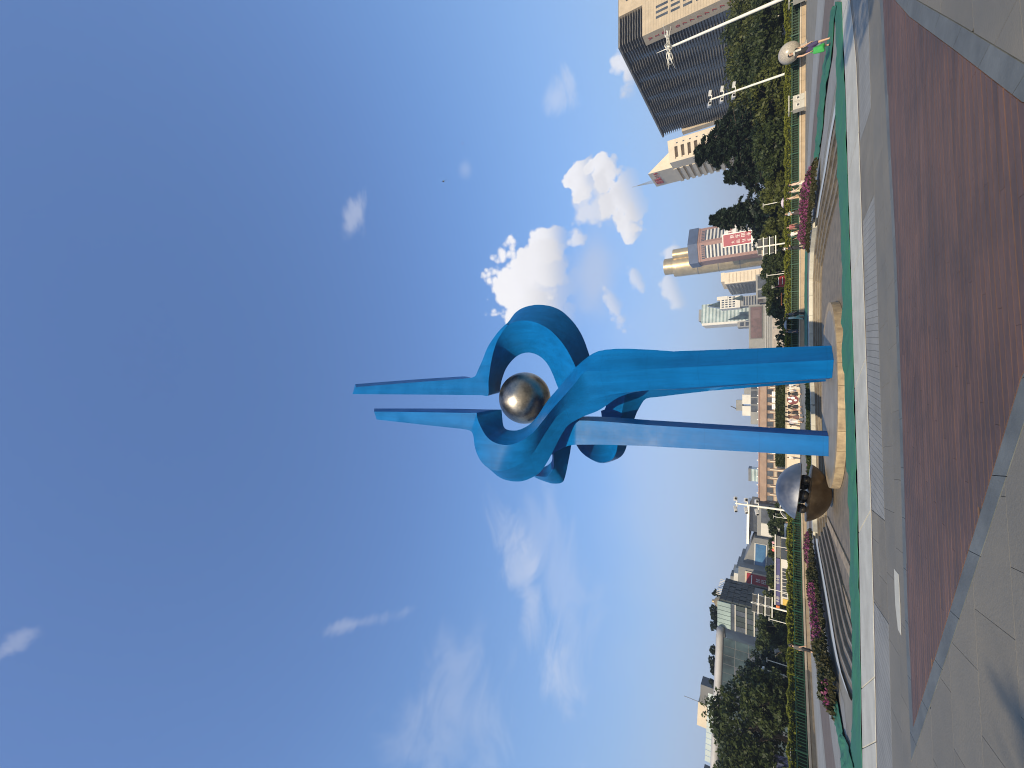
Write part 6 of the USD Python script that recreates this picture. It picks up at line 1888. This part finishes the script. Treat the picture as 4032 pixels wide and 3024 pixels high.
# by the right leg
person("woman in a white top and pale teal trousers walking toward the right leg", 3168, 1248, 3093, (0.50, 0.60, 0.58), (0.26, 0.46, 0.43), "trousers", 1.2, 0.5, 1.2, (0, 0), "long")
t, p, k = person("person in dark clothes holding a grey umbrella near the right leg", 3167, 1302, 3092, (0.07, 0.09, 0.11), (0.03, 0.035, 0.06), "skirt", 0.9, 0.3, 1.0, (0, 2), "long")
umbrella("grey umbrella held low near the right leg", p + np.array((0.75, -0.1, 0)), 1.72, 0.6, (0.30, 0.31, 0.32))
person("person in a white top and violet trousers close to the right leg", 3165, 1330, 3095, (0.55, 0.53, 0.55), (0.10, 0.06, 0.2), "trousers", 0.6, 0.3, 0.6, (0, 0), "tail")
person("person in dark trousers standing beside a small white case near the right leg", 3164, 1278, 3098, (0.09, 0.09, 0.08), (0.05, 0.05, 0.045), "trousers", 1.2, 0.2, 2.8, (0, 0))
t = thing("suitcase", "small white wheeled case by the walkers near the right leg", "suitcase", tuple(onz(3165, 1270)), 0.3)
obj("shell", MB().cbox((0, 0, 0.36), (0.36, 0.24, 0.55), bevel=0.04), M_WHITE, t)
obj("handle", MB().tube([(-0.1, 0, 0.62), (-0.1, 0, 0.95), (0.1, 0, 0.95), (0.1, 0, 0.62)], 0.012, 6), M_LAMPGREY, t)
for s in (-1, 1):
    obj("wheel", trimesh.creation.icosphere(1, 0.04).apply_translation((s * 0.13, 0, 0.045)), M_BLACK, t, smooth=True)
# between the legs
person("person in white close to the right leg, seen between the legs", 3152, 1529, 3100, WH, WH, "trousers", 0.8, 0.1, 2.9, (0, 0))
person("second person in white beside the right leg", 3151, 1516, 3103, (0.6, 0.6, 0.62), (0.45, 0.45, 0.45), "shorts", 0.8, 0.1, 3.1, (0, 0))
person("woman in a short black dress right of the red round board", 3158, 1551, 3092, BK, BK, "dress", 0.6, 0.2, 2.9, (0, 0), "tail")
person("woman in a loose black dress left of the red round board", 3160, 1602, 3092, BK, BK, "dress", 1.2, 0.4, 2.6, (0, 0), "tail")
person("woman in a black sleeveless dress, middle of the walkers between the legs", 3160, 1626, 3092, BK, BK, "dress", 0.0, 0.3, 3.0, (0, 0), "tail")
person("woman in a brown dress with long hair between the legs", 3165, 1643, 3091, (0.12, 0.06, 0.05), (0.13, 0.07, 0.06), "dress", 0.4, 0.5, 2.5, (0, 0), "long")
person("woman in a lavender top and white skirt nearest the left leg's walkers", 3165, 1661, 3092, (0.48, 0.45, 0.52), (0.58, 0.56, 0.54), "skirt", 1.2, 0.7, 2.4, (0, 0), "long")
person("child in a white T-shirt close to the left leg", 3150, 1681, 3112, WH, WH, "shorts", 0.8, 0.1, 2.0, (0, 0), hmin=1.15, hmax=1.35)
person("man in a white shirt seen just right of the metal shell", 3152, 1805, 3100, WH, (0.12, 0.12, 0.14), "trousers", 0.8, 0.3, 2.6, (0, 0))
# far walkers behind the hedge
person("far walker in white above the hedge left of the lattice sign", 3115, 1152, 3083, WH, (0.1, 0.1, 0.1), "trousers", 0.8, 0.3, 0.5, (0, 0), d=72)
person("far walker in red above the hedge by the terrace", 3115, 1212, 3084, (0.5, 0.06, 0.06), WH, "trousers", 0.8, 0.2, 0.8, (0, 0), d=74)
person("far walker in a pale shirt above the hedge by the terrace", 3115, 1200, 3084, WH, WH, "trousers", 0.8, 0.2, 0.2, (0, 0), d=75)
for Xf, Yf, hx, c1, c2, dd, lab in ((3114, 1140, 3083, BK, (0.2, 0.2, 0.25), 73, "far walker in black right of the one in white, above the hedge"), (3115, 1221, 3084, WH, (0.3, 0.05, 0.05), 75, "far walker in white nearest the terrace, above the hedge"),
                                    (3115, 1190, 3084, (0.5, 0.2, 0.18), BK, 76, "far walker in a salmon top just left of the blue stall"), (3115, 1316, 3086, WH, (0.1, 0.1, 0.12), 80, "far walker in white above the hedge beside the right leg"),
                                    (3118, 2060, 3092, BK, BK, 66, "far walker in black behind the hedge right of the white van"), (3118, 2170, 3092, WH, BK, 64, "far walker in white behind the hedge before the kiosk's dark end")):
    person(lab, Xf, Yf, hx, c1, c2, "trousers", 0.8, 0.3, RNG.uniform(-1, 1), (0, 0), d=dd)
for Xf, Yf, hx, c1, c2, lg, lab in ((3150, 1573, 3101, (0.45, 0.42, 0.38), (0.30, 0.29, 0.28), "trousers", "person in pale grey behind the red round board"), (3152, 1538, 3100, (0.6, 0.58, 0.55), (0.15, 0.15, 0.2), "shorts", "person in white shirt and dark shorts between right leg and woman in black"),
                                    (3156, 1615, 3096, (0.55, 0.45, 0.32), (0.2, 0.1, 0.08), "skirt", "woman in a tan top behind the two women in black"), (3152, 1672, 3104, BK, (0.1, 0.1, 0.1), "trousers", "person in black just behind the child near the left leg"),
                                    (3170, 1232, 3094, (0.1, 0.1, 0.12), BK, "trousers", "person in dark clothes right of the woman in pale teal"), (3162, 1342, 3096, (0.6, 0.58, 0.6), (0.05, 0.05, 0.06), "trousers", "person in a white shirt half hidden by the right leg"),
                                    (3172, 884, 3096, (0.3, 0.1, 0.1), BK, "trousers", "person in a maroon top left of the child in pink"), (3168, 940, 3098, (0.06, 0.06, 0.065), (0.2, 0.2, 0.2), "trousers", "person in a black top between the man in white and the one in black"),
                                    (3158, 1785, 3098, (0.5, 0.1, 0.08), WH, "trousers", "person in a red top just left of the left leg")):
    person(lab, Xf, Yf, hx, c1, c2, lg, 0.8, RNG.uniform(0.1, 0.6), RNG.uniform(-3, 3), (0, 0), ["short", "long", "tail"][int(RNG.integers(0, 3))])

# ---------------------------------------------------------------- summer haze over the square
HAZE = usdkit.material(stage, "/World/Looks/haze", {"v": ("principled_volume", {"color": (0.86, 0.92, 1.0), "density": 0.00038, "anisotropy": 0.3})}, [], volume="v.volume")
obj("haze", MB().box((-7000, -7000, -3), (7000, 7000, 122)), HAZE, kind="stuff")
